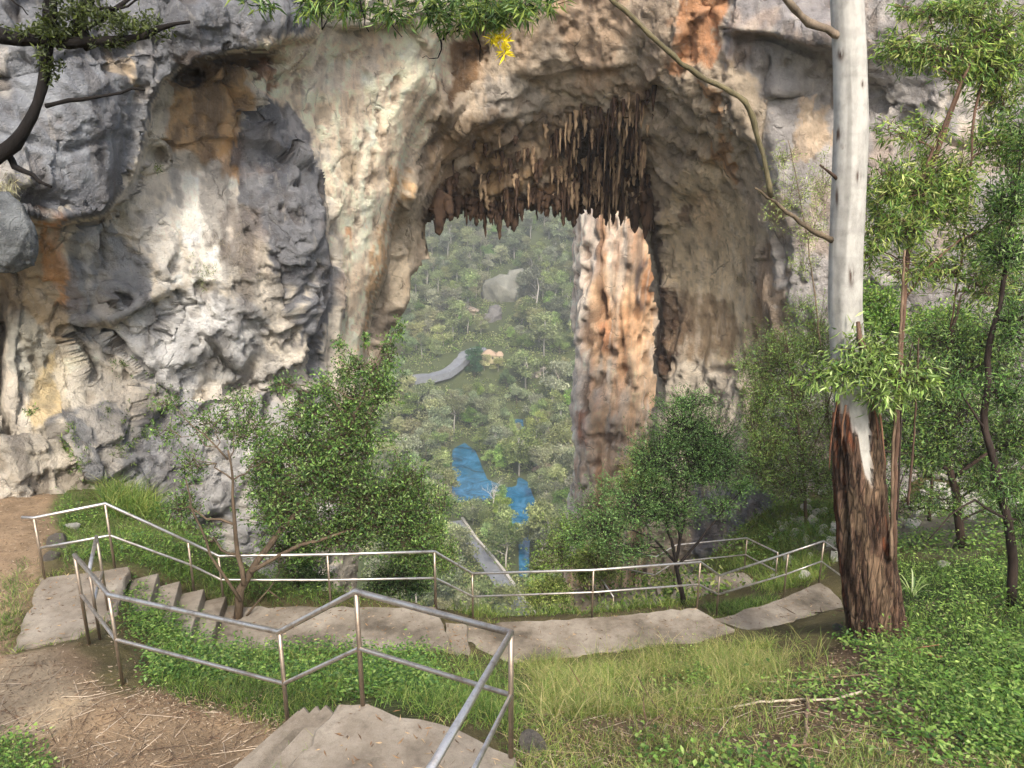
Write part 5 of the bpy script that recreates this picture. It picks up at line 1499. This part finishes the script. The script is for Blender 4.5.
herbs(hm, scatter([(500, 575), (690, 590), (690, 604), (480, 612)], 300, rg), .08, .04, HERB, rg, 12, .3, .12)
herbs(hm, scatter([(675, 650), (705, 650), (710, 690), (670, 690)], 26, rg), .05, .014, HERB + STRAW[:1], rg, 16, .35, .08)
herbs(hm, scatter([(840, 635), (905, 640), (890, 660), (850, 655)], 50, rg), .08, .035, HERB, rg, 12, .2, .1)
herbs(hm, scatter([(-20, 735), (40, 745), (50, 790), (-20, 790)], 60, rg), .05, .03, HERB, rg, 12, .15, .08)
herbs(hm, clumpy(scatter([(700, 500), (1060, 480), (1060, 545), (860, 560), (720, 560)], 1500, rg), rg, .8, -.1), .11, .05, HERB + GREY[:1], rg, 9, .35, .2)
tag(hm.build('ground_cover', M_LEAF, smooth=False), 'low broad-leaved green herbs covering the slope', 'ground cover', kind='stuff')

lm = MB()
for poly, n in [([(60, 610), (120, 620), (150, 690), (60, 680), (0, 655)], 260), ([(880, 600), (1040, 600), (1040, 760), (930, 740), (860, 660)], 2200), ([(0, 640), (130, 690), (290, 730), (310, 790), (-20, 790)], 2600), ([(120, 690), (300, 690), (290, 735), (180, 720)], 1500), ([(520, 720), (700, 690), (880, 655), (930, 700), (1000, 740), (1000, 790), (510, 790)], 5200), ([(0, 490), (60, 495), (40, 575), (0, 640)], 700),
                ([(840, 640), (930, 640), (900, 680), (800, 680)], 900), ([(480, 660), (760, 640), (700, 700), (520, 720)], 900), ([(150, 640), (430, 660), (420, 700), (200, 690)], 700)]:
    p = scatter(poly, n, rg); n = len(p)
    p[:, 2] += rg.uniform(.005, .03, n)
    D = np.c_[rg.normal(size=(n, 2)), rg.normal(size=n) * .25]
    lm.leaves(p, D, rg.uniform(.02, .085, n), rg.uniform(.006, .016, n), pick([(132, 112, 90), (104, 86, 68), (150, 130, 106), (84, 68, 54), (116, 92, 72), (168, 152, 130)], n, rg), rg, .2)
for poly, n in [([(520, 715), (900, 655), (1000, 740), (1000, 790), (510, 790)], 420), ([(0, 650), (290, 730), (300, 790), (-20, 790)], 160), ([(690, 520), (860, 500), (860, 550), (720, 560)], 160)]:
    p = scatter(poly, n, rg); n = len(p); p[:, 2] += .02
    D = np.c_[rg.normal(size=(n, 2)), rg.normal(size=n) * .12]; D /= np.linalg.norm(D, axis=1, keepdims=True)
    Ls = rg.uniform(.12, .6, (n, 1)); q = p + D * Ls; q[:, 2] = gz(q[:, 0], q[:, 1]) + rg.uniform(.01, .06, n)
    c = pick([(150, 130, 106), (104, 84, 66), (176, 160, 140), (80, 62, 50)], n, rg)
    lm.prism(p, q, np.full(n, .004), np.full(n, .002), np.repeat(c, 6, 0))
em = MB()
for pl, zt, th in slab_xy:
    for a_, b_ in zip(pl, np.roll(pl, -1, 0)):
        L_ = np.linalg.norm(b_ - a_); k_ = int(L_ * 16)
        t_ = rg.uniform(0, 1, (k_, 1)); q_ = a_ + (b_ - a_) * t_; nrm_ = np.array([-(b_ - a_)[1], (b_ - a_)[0]]) / (L_ + 1e-9)
        sgn = -1 if polydist(np.array([q_[0][0] + nrm_[0] * .1]), np.array([q_[0][1] + nrm_[1] * .1]), pl)[0] > 0 else 1
        q_ = q_ + nrm_ * sgn * np.abs(rg.normal(size=(k_, 1))) * .12 + nrm_ * sgn * .02
        q_ = q_[fbm(q_[:, 0] * 1.1, q_[:, 1] * 1.1, 0.2, 2, 221) > -.15]
        if len(q_): blades(em, np.c_[q_, np.zeros(len(q_))], .16, .008, STRAW + LIME[:2] + HERB[:1], rg, 6, .7, .05)
tag(em.build('edge_grass', M_GRASS, smooth=False), 'short grass tufts growing over the edges of the concrete', 'grass', kind='stuff')
p = []
for pl, zt, th in slab_xy:
    lo, hi = pl.min(0), pl.max(0); m = int(60 * (hi[0] - lo[0]) * (hi[1] - lo[1]) / 2) + 90
    q = rg.uniform(lo, hi, (m, 2)); q = q[polydist(q[:, 0], q[:, 1], pl) > .03]; p.append(np.c_[q, np.full(len(q), zt + .006)])
p = np.concatenate(p); n = len(p)
lm.leaves(p, np.c_[rg.normal(size=(n, 2)), np.full(n, .12)], rg.uniform(.03, .10, n), rg.uniform(.008, .018, n), pick([(150, 118, 84), (118, 88, 62), (176, 150, 116), (92, 70, 52)], n, rg), rg, .2)
tag(lm.build('leaf_litter', M_LITTER, smooth=False), 'dry fallen leaves, bark and twigs on the dirt', 'leaf litter', kind='stuff')

# strappy plant beside the trunk
sp = G(912, 598); r_ = thing('strappy_plant', sp, 'pale strap-leaved plant arching beside the foot of the big gum', 'plant'); m = MB()
for k in range(16):
    a = rg.uniform(0, 6.28); L = rg.uniform(.5, 1.0); t = np.linspace(0, 1, 6)
    pts = np.c_[np.cos(a) * t * L * .6, np.sin(a) * t * L * .6, L * (t * 1.1 - .75 * t * t)]
    s = np.array([-math.sin(a), math.cos(a), 0]) * .016
    w = (1 - t ** 2)[:, None] * s
    V = np.concatenate([pts - w, pts + w]); i = np.arange(5)
    m.add(V, np.stack([i, i + 1, i + 7, i + 6], 1), None, pick(PALE + GREY[:1], 1, rg)[0])
m.build('leaf', M_LEAF, r_)

# ------------------------------------------------------------------ fallen branches
def fallen(pts, r0, r1, colr, label, seed, name='fallen_branch', group='dead branches lying on the slope', forks=0):
    q = np.array([G(a, b) for a, b in pts]); q[:, 2] += r0 + .02
    root = thing(name, q[0], label, 'branch', group); rg = np.random.default_rng(seed)
    pp = []
    for a, b in zip(q[:-1], q[1:]):
        for k in range(4): pp.append(a + (b - a) * k / 4)
    pp.append(q[-1]); pp = np.array(pp); pp[:, 2] = np.maximum(pp[:, 2], gz(pp[:, 0], pp[:, 1]) + r0 * .7)
    pp[1:-1] += rg.normal(size=(len(pp) - 2, 3)) * r0 * .35
    c = np.array([lin(colr) * rg.uniform(.75, 1.25) for _ in pp])
    m = MB().tube(pp - q[0], np.linspace(r0, r1, len(pp)) * rg.uniform(.85, 1.15, len(pp)), 8, c)
    m.build('stem', M_BARK, root)
    for k in range(forks):
        j = rg.integers(2, len(pp) - 2); e = pp[j] + np.r_[rg.normal(size=2) * .25, rg.uniform(.02, .22)]
        MB().tube(np.array([pp[j], (pp[j] + e) / 2 + rg.normal(size=3) * .02, e]) - q[0], [r1 * .8, r1 * .6, r1 * .25], 6, lin(colr)).build('side_twig', M_BARK, root)


fallen([(686, 711), (720, 711), (760, 705), (800, 702), (835, 701), (862, 695)], .012, .018, (176, 162, 140), 'pale bleached fallen branch, the longest and whitest on the slope', 1)
fallen([(645, 702), (680, 704), (725, 703)], .012, .01, (96, 76, 60), 'thin dark dead stick in the straw grass left of the bleached branch', 2)
fallen([(740, 683), (800, 681), (870, 676)], .014, .01, (148, 124, 100), 'straight brown stick lying above the bleached branch', 3)
fallen([(808, 700), (806, 722), (804, 748)], .022, .016, (134, 112, 92), 'short brown stick pointing downhill from the bleached branch', 4)
fallen([(780, 748), (850, 748), (905, 762)], .02, .012, (104, 84, 66), 'dark bent branch near the lower frame edge on the litter', 5, forks=2)
fallen([(560, 716), (590, 708), (610, 702)], .018, .012, (110, 84, 62), 'curved brown dead branch at the edge of the straw grass', 6, forks=2)
fallen([(780, 617), (815, 613), (843, 612)], .018, .012, (84, 66, 52), 'dark dead branch on the path just left of the gum foot', 7, forks=2)
fallen([(890, 648), (915, 655), (942, 660)], .03, .02, (150, 108, 82), 'reddish broken bark and branch at the right of the gum foot', 8, forks=1)
fallen([(690, 700), (650, 726), (636, 736)], .02, .012, (90, 70, 56), 'dark crooked stick across the litter below the straw grass', 9, forks=2)
fallen([(962, 605), (985, 603), (1000, 598)], .015, .01, (84, 66, 52), 'short dark stick in the bright green herbs', 10)
fallen([(700, 545), (730, 520), (775, 500)], .02, .012, (150, 140, 126), 'grey dead branch on the grass at the cliff foot', 11, forks=2)
fallen([(725, 552), (750, 528), (800, 505)], .02, .012, (140, 130, 116), 'second grey dead branch lying uphill on the scree grass', 12, forks=2)

# ------------------------------------------------------------------ rocks
import bmesh as _bm
def rockmesh(seed, sub=3):
    b = _bm.new(); _bm.ops.create_icosphere(b, subdivisions=sub, radius=1)
    v = np.array([q.co[:] for q in b.verts]); f = np.array([[q.index for q in k.verts] for k in b.faces]); b.free()
    r = np.random.default_rng(seed)
    for _ in range(9):
        nrm = unit(r, 1)[0]; dd = r.uniform(.45, .8); t = v @ nrm; v = v - np.maximum(t - dd, 0)[:, None] * nrm * .95
    v = v * (1 + .14 * fbm(v[:, 0] * 1.6 + seed, v[:, 1] * 1.6, v[:, 2] * 1.6, 4, seed))[:, None]
    return v, f


RKM = []
for k in range(6):
    v, f = rockmesh(300 + k)
    c = lin((214, 211, 202)) * (1 + .25 * fbm(v[:, 0] * 2, v[:, 1] * 2, v[:, 2] * 2, 3, 310 + k))[:, None]
    o = mkmesh('rock', v, f, M_STONE, None, c, smooth=False); RKM.append(o.data); bpy.data.objects.remove(o)
RKG = []
for k in range(2):
    v, f = rockmesh(330 + k); o = mkmesh('rock', v, f, M_STONE, None, np.broadcast_to(lin((112, 106, 98)), v.shape), smooth=False); RKG.append(o.data); bpy.data.objects.remove(o)


def rock(px, py, s, label, group=None, data=None, sq=(1, 1, .65), sink=.25, name='rock'):
    p = G(px, py)
    if np.isnan(p[1]): return None
    o = bpy.data.objects.new(name, data or RKM[rng.integers(0, 6)]); COL.objects.link(o)
    o.location = (p[0], p[1], p[2] + s * sq[2] * (.5 - sink)); o.scale = np.array(sq) * s * rng.uniform(.85, 1.15, 3); o.rotation_euler = rng.uniform(0, 6.28, 3) * np.array([.12, .12, 1])
    return tag(o, label, 'rock', group)


rock(535, 748, .16, 'grey rock half buried beside the foot of the corner rail post', data=RKG[0])
rock(790, 561, .22, 'white rock on the grass just beyond the right-hand rail bend, upper of two', data=RKM[0]); rock(807, 578, .24, 'flat white rock beside the brown path end', data=RKM[1], sq=(1.4, .8, .5))
rock(835, 560, .26, 'white rock between the rail end and the gum trunk', data=RKM[2]); rock(776, 574, .18, 'small grey-white rock under the sloping far rail', data=RKM[3])
rock(970, 500, .55, 'largest grey boulder in the shade of the spreading tree', data=RKM[4], name='boulder'); rock(1000, 508, .5, 'flat pale boulder at the frame edge beside the large grey boulder', data=RKM[5], sq=(1.4, 1, .45), name='boulder'); rock(943, 508, .4, 'dark-shadowed boulder left of the large grey boulder', data=RKM[1], name='boulder')
rock(838, 630, .13, 'small tan stone on the litter by the gum foot', data=RKG[1]); None
rock(560, 604, .14, 'small pale stone at the edge of the middle path', data=RKM[2]); rock(60, 545, .2, 'grey stone beside the landing post at the dirt track', data=RKG[0]); rock(52, 558, .16, 'brown-grey stone right beside the concrete landing', data=RKG[1]); rock(72, 528, .16, 'pale stone in the green bank above the landing', data=RKM[3])
rock(945, 565, .16, 'tan stone among the green herbs beneath the boulders', data=RKM[2])
for k in range(120):
    x = rng.uniform(770, 1020); y = rng.uniform(490, 545) if x < 930 else rng.uniform(485, 520)
    if abs(x - 868) < 20 and rng.uniform() < .8: continue
    rock(x, y, rng.uniform(.10, .30), 'pale limestone rock lying in the scree below the grey cliff', 'scree rocks below the grey cliff')
for k in range(14):
    rock(rng.uniform(740, 850), rng.uniform(530, 575), rng.uniform(.06, .13), 'small pale stone on the grass beyond the far rail', 'small stones on the grass')
# rounded boulder at the left edge of the cliff
v, f = rockmesh(350, 5); v = v / np.linalg.norm(v, axis=1, keepdims=True) ** .6; v = v * (1 + .16 * fbm(v[:, 0] * 1.5, v[:, 1] * 1.5, v[:, 2] * 1.5, 5, 77))[:, None]; p = P(2, 232, 13.6); o = mkmesh('cliff_boulder', v * [.6, .6, .8], f, M_STONE, None, np.broadcast_to(lin((104, 107, 108)) , v.shape) * (1 + .5 * fbm(v[:, 0] * 3, v[:, 1] * 3, v[:, 2] * 3, 4, 78))[:, None], loc=p, smooth=True)
tag(o, 'rounded blue-grey boulder jutting from the cliff under the dry grass tuft', 'boulder')
# ------------------------------------------------------------------ the valley beyond the arch
rg = np.random.default_rng(401)


def vhit(px, py):
    return hit(np.array([float(px)]), np.array([float(py)]), 120, 700, 500)[0]


M_ROAD = mat_plain('asphalt_road', (.20, .205, .215), .9, .25, .5, .2)
M_WALL = mat_plain('pale_kerb_stone', (.46, .42, .36), .9, .3, .6, .3)
M_VBARK = mat_vcol('pale_bark', .85, 3, .3, .3)


def strip(name, cl, w, mat, lift=.25, kind='structure'):
    cl = np.array(cl); q = []
    for a, b in zip(cl[:-1], cl[1:]):
        for k in range(8): q.append(a + (b - a) * k / 8)
    q.append(cl[-1]); q = np.array(q); t = np.gradient(q, axis=0); t[:, 2] = 0; t /= np.linalg.norm(t, axis=1, keepdims=True)
    s = np.c_[-t[:, 1], t[:, 0], 0 * t[:, 0]] * w / 2
    n = len(q); i = np.arange(n - 1)
    zz_ = np.maximum(gz(q[:, 0], q[:, 1]), np.maximum(gz((q + s)[:, 0], (q + s)[:, 1]), gz((q - s)[:, 0], (q - s)[:, 1]))) + lift
    q[:, 2] = zz_
    V = np.concatenate([q - s, q + s, q - s * 1.15 - [0, 0, 2.5], q + s * 1.15 - [0, 0, 2.5]])
    F = np.concatenate([np.stack([i, i + 1, n + i + 1, n + i], 1), np.stack([2 * n + i, 2 * n + i + 1, i + 1, i], 1), np.stack([n + i, n + i + 1, 3 * n + i + 1, 3 * n + i], 1)])
    o = mkmesh(name, V, F, mat, smooth=False); o['kind'] = kind
    return q, s


ra = [PH(a, b, 96.9) for a, b in [(455, 520), (468, 540), (482, 556), (494, 572), (512, 600), (540, 640)]]
rq, rs = strip('road', ra, 3.8, M_ROAD)
# pale stone parapet along the water side of the road
m = MB(); e = rq - rs * (1.12 if (rq[10] - rs[10])[0] > (rq[10] + rs[10])[0] else -1.12); n = len(e)
off = np.array([.35, 0, 0])
for k in range(n - 1):
    a, b = e[k], e[k + 1]
    V = [a - off + [0, 0, -1], a + off + [0, 0, -1], b + off + [0, 0, -1], b - off + [0, 0, -1], a - off + [0, 0, .8], a + off + [0, 0, .8], b + off + [0, 0, .8], b - off + [0, 0, .8]]
    m.add(V, [(4, 5, 6, 7), (0, 1, 5, 4), (1, 2, 6, 5), (2, 3, 7, 6), (3, 0, 4, 7)])
tag(m.build('parapet_wall', M_WALL, smooth=False), 'low pale stone parapet along the water side of the sealed road', 'wall')
r2 = [vhit(a, b) for a, b in [(486, 350), (474, 350), (466, 354), (463, 360), (457, 369), (446, 376), (432, 380), (412, 384)]]
rq2, rs2 = strip('road', r2, 4.6, M_ROAD, .3)

# the house with orange roofs
hp = vhit(489, 358); hz_ = hp[2]
house = thing('house', hp, 'small yellow house with orange hipped roofs beside the bend of the far road', 'house')
house.scale = (.58, .58, .58)
M_HW = mat_plain('yellow_render', (.52, .44, .26), .9, .15, 2, .2); M_HR = mat_plain('orange_roof', (.42, .30, .20), .85, .25, 3, .4, stretch=(1, 1, 4)); M_HWIN = mat_plain('dark_window', (.03, .035, .04), .2, .2)
MB().box((-5, -3.5, -3), (5, 3.5, 3.2)).box((5, -2.5, -3), (10, 3, 2.6)).build('wall', M_HW, house, False)
MB().add([(-5.7, -4.2, 3.1), (5.7, -4.2, 3.1), (5.7, 4.2, 3.1), (-5.7, 4.2, 3.1), (-1.2, 0, 6.8), (1.2, 0, 6.8)], [(0, 1, 5, 4), (2, 3, 4, 5), (3, 2, 1, 0)], [(1, 2, 5), (3, 0, 4)]).build('roof', M_HR, house, False)
MB().add([(4.9, -3, 2.55), (10.5, -3, 2.55), (10.5, 3.5, 2.55), (4.9, 3.5, 2.55), (6.5, .2, 5.2), (9, .2, 5.2)], [(0, 1, 5, 4), (2, 3, 4, 5), (3, 2, 1, 0)], [(1, 2, 5), (3, 0, 4)]).build('roof', M_HR, house, False)
for x in (-3.4, -.6, 2.2): MB().box((x, -3.56, .4), (x + 1.2, -3.48, 2.2)).build('window', M_HWIN, house, False)
MB().box((7, -2.56, -.2), (8, -2.48, 1.9)).build('door', M_HWIN, house, False)

# rock outcrops on the far hillside and by the water
for px_, py_, sx, sz, c, lab in [(506, 296, 12, 15, (116, 115, 104), 'pale rock outcrop standing out of the wooded far hillside'), (494, 318, 6, 6, (100, 97, 94), 'darker small rock outcrop at the foot of the pale hillside outcrop'), (462, 312, 9, 4, (168, 150, 134), 'brownish bare rock slope on the far hillside, left of the pale outcrop'), (534, 372, 5, 4, (170, 160, 146), 'grey rocks on the bank under the far house'),
                                 (566, 452, 6, 9, (176, 160, 142), 'tan rock bank by the water left of the orange pillar'), (545, 470, 5, 4, (150, 130, 110), 'brown rock shelf just above the blue water'), (590, 480, 6, 7, (186, 174, 158), 'pale rock ledge at the foot of the orange pillar')]:
    p = vhit(px_, py_)
    v, f = rockmesh(int(px_), 4); v = v * (1 + .25 * fbm(v[:, 0] * 2.5, v[:, 1] * 2.5, v[:, 2] * 2.5, 4, int(py_)))[:, None]
    tag(mkmesh('rock_outcrop', v * [sx, sx * .8, sz], f, M_STONE, None, np.clip(lin(c) * (1 + .3 * fbm(v[:, 0] * 3, v[:, 1] * 3, v[:, 2], 3, 5))[:, None], .02, .8), loc=p), lab, 'rock outcrop')

# tree kinds
def vtree(seed, hgt, rad, nclump, nleaf, Ls, pal, shape, trunk=(170, 160, 148), bare=.3, leanleaf=.2, dens=.4):
    r = np.random.default_rng(seed); wm = MB(); fm = MB(); wc = lin(trunk)
    wm.tube([[0, 0, -1.5], [r.normal() * .2, r.normal() * .2, hgt * .3], [r.normal() * .4, r.normal() * .4, hgt * .62], [r.normal() * .4, r.normal() * .4, hgt * .85]], [hgt * .024, hgt * .019, hgt * .012, hgt * .005], 6, wc)
    for k in range(nclump):
        if shape == 'cone':
            t = (k + .5) / nclump; z = hgt * (bare + (1 - bare) * t); rr = rad * (1.05 - t) * .75; a = r.uniform(0, 6.28)
            c = np.array([math.cos(a) * rr * .5, math.sin(a) * rr * .5, z]); cr = np.array([rr * .7 + .5, rr * .7 + .5, hgt * .12])
        else:
            a = r.uniform(0, 6.28); q = r.uniform(.1, 1) ** .6; z = hgt * (bare + (1 - bare) * r.uniform(.2, .95))
            wz = math.sin(math.pi * min(1, max(.12, (z / hgt - bare) / (1 - bare) * .85 + .1))) ** .6
            c = np.array([math.cos(a) * rad * q * .75 * wz, math.sin(a) * rad * q * .75 * wz, z]); s = rad * r.uniform(.28, .48)
            cr = np.array([s, s, s * r.uniform(.55, .85)])
        wm.tube(bez([0, 0, min(z * .75, hgt * .6)], c, .05, 5, r, .1), np.linspace(hgt * .008, hgt * .002, 5), 4, wc * r.uniform(.7, 1.1))
        n = int(nleaf / nclump)
        if n:
            e = unit(r, n) * r.uniform(dens, 1, (n, 1)); e[:, 2] = np.where(e[:, 2] < -.4, e[:, 2] * .4, e[:, 2])
            D = r.normal(size=(n, 3)) - [0, 0, leanleaf]
            fm.leaves(c + e * cr, D, Ls * r.uniform(.6, 1.3, n), Ls * .5 * r.uniform(.7, 1.3, n), pick(pal, n, r, .2) * np.exp(r.normal() * .22), r, .1)
    return wm, fm


VG = [(122, 132, 84), (106, 118, 72), (140, 146, 98), (92, 104, 62)]
VB = [(118, 142, 68), (98, 124, 56), (136, 154, 84)]
VO = [(150, 152, 104), (132, 136, 90), (166, 164, 122)]
VD = [(48, 92, 44), (38, 76, 36), (64, 108, 56)]
VY = [(138, 156, 76), (156, 170, 92), (118, 140, 62)]
KINDS = {}
for nm, args in {
    'gum_a': (1, 13, 6.6, 13, 2200, .85, VG, 'round', (178, 170, 158), .2), 'gum_b': (2, 15, 6.2, 13, 2200, .85, VG, 'round', (186, 178, 166), .25), 'gum_c': (3, 11, 6.8, 13, 2100, .85, VO, 'round', (170, 160, 146), .16),
    'bright_a': (4, 10, 5.2, 11, 1900, .75, VB, 'round', (110, 98, 80), .15), 'bright_b': (5, 7, 4.4, 9, 1400, .65, VB, 'round', (110, 98, 80), .1), 'olive': (6, 10, 5.6, 11, 1500, .75, VO, 'round', (150, 140, 124), .2),
    'oak': (7, 15, 4.6, 14, 2600, .6, VY, 'cone', (100, 88, 72), .12, .9), 'dark': (8, 13, 6.0, 14, 2800, .7, VD, 'round', (80, 66, 52), .08), 'thin': (9, 12, 5.6, 12, 1100, .65, VG, 'round', (190, 182, 170), .35)}.items():
    wm, fm = vtree(*args)
    a = wm.build('trunk', M_VBARK); b = fm.build('crown', M_VLEAF, smooth=False)
    KINDS[nm] = (a.data, b.data); bpy.data.objects.remove(a); bpy.data.objects.remove(b)


def vplace(kind, p, s, label, name, group=None, rz=None):
    r = thing(name, p, label, 'tree', group); r.scale = (s, s, s * rng.uniform(.9, 1.12)); r.rotation_euler = (0, 0, rng.uniform(0, 6.28) if rz is None else rz)
    for nm, d in zip(('trunk', 'crown'), KINDS[kind]):
        o = bpy.data.objects.new(nm, d); COL.objects.link(o); o.parent = r
    return r


def gpt(px, d):
    x = float(ray(px, 400)[0]) * d
    return np.array([x, d, float(gz(x, d))])


vplace('dark', vhit(474, 379), .95, 'round dark-green tree standing alone at the bend of the far road', 'round_tree')
vplace('oak', vhit(495, 438), 1.05, 'tall yellow-green feathery she-oak rising above the far end of the blue lake', 'she_oak')
vplace('oak', vhit(512, 446), .8, 'shorter yellow-green she-oak beside the tall feathery one at the lake', 'she_oak')
vplace('olive', gpt(485, hp[1] - 4.5), .62, 'small olive tree half hiding the yellow house', 'olive_tree'); vplace('gum_c', gpt(498, hp[1] - 4.5), .55, 'small gum tree just in front of the right end of the yellow house', 'gum_tree')
placed = [(p[0], p[1], 6.0) for p in (vhit(474, 379), vhit(495, 438), vhit(512, 446))]
# a few bare white-limbed trees at the water
for k, (px_, py_, s, lab) in enumerate([(492, 506, .95, 'bare white-limbed dead tree in front of the blue lake'), (432, 492, .8, 'half-dead pale-branched tree at the shore left of the lake'), (524, 452, .6, 'bare pale sapling leaning over the upper lake water')]):
    r = np.random.default_rng(500 + k); p = vhit(px_, py_); root = thing('dead_tree', p, lab, 'tree'); m = MB(); H_ = 13 * s
    def grow(a, dr, L, rad, lev):
        q = [a]; d_ = dr.copy()
        for _ in range(5): d_ = d_ + r.normal(size=3) * .16; d_ /= np.linalg.norm(d_); q.append(q[-1] + d_ * L / 5)
        m.tube(q, np.linspace(rad, rad * .45, 6), 5, lin((196, 188, 176)))
        if lev:
            for j in range(4):
                nd_ = d_ * .6 + r.normal(size=3) * .6 + [0, 0, .35]; grow(q[r.integers(2, 6)], nd_ / np.linalg.norm(nd_), L * .62, rad * .5, lev - 1)
    grow(np.array([0, 0, -1.0]), np.array([0, 0, 1.0]), H_ * .5, .22 * s, 3)
    m.build('trunk', M_VBARK, root); placed.append((p[0], p[1], 3))

CLEAR = [[(456, 462), (468, 450), (484, 474), (484, 490), (462, 492)], [(512, 416), (522, 414), (523, 430), (513, 432)], [(516, 488), (526, 490), (532, 504), (522, 502)], [(516, 554), (526, 556), (526, 572), (516, 572)], [(470, 542), (478, 546), (500, 578), (496, 582)],
         [(460, 348), (478, 346), (500, 342), (500, 352), (462, 372), (446, 376)], [(497, 282), (512, 280), (510, 308), (494, 314)]]
GRP = {'gum': ('grey-green gum tree in the wood on the far side of the valley', 'gum trees in the valley wood'), 'bright': ('bright green bushy tree in the valley below the arch', 'bright green trees in the valley'), 'olive': ('olive-brown tree in the valley wood beyond the arch', 'olive trees in the valley'), 'thin': ('thin-crowned pale-trunked gum tree in the valley', 'thin gum trees in the valley')}
cnt = 0
for attempt in range(30000):
    y = 145 + 400 * rg.uniform()
    px_ = rg.uniform(372, 602); x = float(ray(px_, 400)[0]) * y
    far = y > 330
    kind = rg.choice(['gum_a', 'gum_b', 'gum_c', 'bright_a', 'olive', 'thin', 'bright_b'], p=[.28, .2, .2, .07, .12, .08, .05] if far else [.14, .1, .14, .2, .14, .12, .16])
    s = np.exp(rg.normal() * .22) * (.9 if far else .86)
    rad = {'g': 4.6, 'b': 3.8, 'o': 4.2, 't': 4}[kind[0]] * s * (1.02 if far else .9)
    z = float(gz(x, y))
    if polydist(np.array([x]), np.array([y]), LAKE)[0] > 2.2 and y < 300: continue
    if min(((x - a) ** 2 + (y - b) ** 2 - (rad + c) ** 2 * .62 for a, b, c in placed)) < 0: continue
    sp_, sq_ = proj(np.array([[x, y, z + 1], [x, y, z + 9 * s]])).__iter__()
    qx_, qy_ = np.array([sp_[0], sp_[1], .5 * (sp_[0] + sp_[1])]), np.array([sq_[0], sq_[1], .5 * (sq_[0] + sq_[1])])
    if any((polydist(qx_, qy_, c) > -10).any() for c in CLEAR) and rg.uniform() < .985: continue
    if np.linalg.norm([x - hp[0], y - hp[1]]) < 13: continue
    if min(np.hypot(rq2[:, 0] - x, rq2[:, 1] - y)) < 5.5 or min(np.hypot(rq[:, 0] - x, rq[:, 1] - y)) < 3.6: continue
    if (qy_ > 640).all(): continue
    kk = 'gum' if kind.startswith('gum') else ('bright' if kind.startswith('bright') else kind)
    vplace(kind, np.array([x, y, z]), s, GRP[kk][0], {'gum': 'gum_tree', 'bright': 'bushy_tree', 'olive': 'olive_tree', 'thin': 'thin_gum_tree'}[kk], GRP[kk][1])
    placed.append((x, y, rad)); cnt += 1
    if cnt >= 560: break
print('valley trees', cnt)

# undergrowth covering the valley floor and the slope under the arch
um = MB(); n = 34000
y = rg.uniform(130, 600, n); x = ray(rg.uniform(355, 620, n), 400)[0] * y
ok = ~((polydist(x, y, LAKE) > .6) & (y < 300))
for q_ in (rq, rq2):
    dd = np.min(np.hypot(q_[:, 0][None] - x[:, None], q_[:, 1][None] - y[:, None]), 1); ok &= dd > 2.6
ok &= np.hypot(x - hp[0], y - hp[1]) > 8
ok &= fbm(x / 9, y / 9, .2, 3, 411) > np.where(y < 300, -.8, -.35)
x, y = x[ok], y[ok]; z = gz(x, y); n = len(x)
per = 5; xi = np.repeat(np.arange(n), per)
q = np.c_[x[xi] + rg.normal(size=n * per) * .7, y[xi] + rg.normal(size=n * per) * .7, z[xi] + rg.uniform(0, 1.6, n * per)]
cb = pick(VG + VO + VB[:2], n, rg, .25)[xi] * rg.uniform(.8, 1.2, (n * per, 1))
um.leaves(q, rg.normal(size=(n * per, 3)), rg.uniform(.5, 1.1, n * per), rg.uniform(.3, .6, n * per), cb, rg, .1)
n = 5200; x = rg.uniform(-9, 7, n); y = rg.uniform(17.5, 60, n); ok = (y > 30) | (np.abs(x + 1) < 7); x, y = x[ok], y[ok]
b = np.c_[x, y, gz(x, y)]; per = 8; q = np.repeat(b, per, 0); n = len(q); q = q + rg.normal(size=(n, 3)) * [.25, .25, .05] + np.c_[np.zeros((n, 2)), rg.uniform(0, .6, n)]
um.leaves(q, rg.normal(size=(n, 3)), rg.uniform(.08, .2, n), rg.uniform(.04, .09, n), pick(GREEN + OLIVE, n, rg), rg, .1)
tag(um.build('undergrowth', M_LEAF, smooth=False), 'mixed low undergrowth covering the valley sides', 'undergrowth', kind='stuff')
# ------------------------------------------------------------------ air
t = NT('haze_air'); vp = t.n('ShaderNodeVolumePrincipled')
vp.inputs['Color'].default_value = (.9, .91, .9, 1); vp.inputs['Density'].default_value = 0.00075; vp.inputs['Anisotropy'].default_value = 0.2
t.l(vp.outputs[0], t.out.inputs['Volume'])
m = MB(); m.box((-1600, -40, -115), (1600, 1420, 330)); hz0 = m.build('haze', t.m, smooth=False); tag(hz0, kind='stuff')
t.m.cycles.homogeneous_volume = True
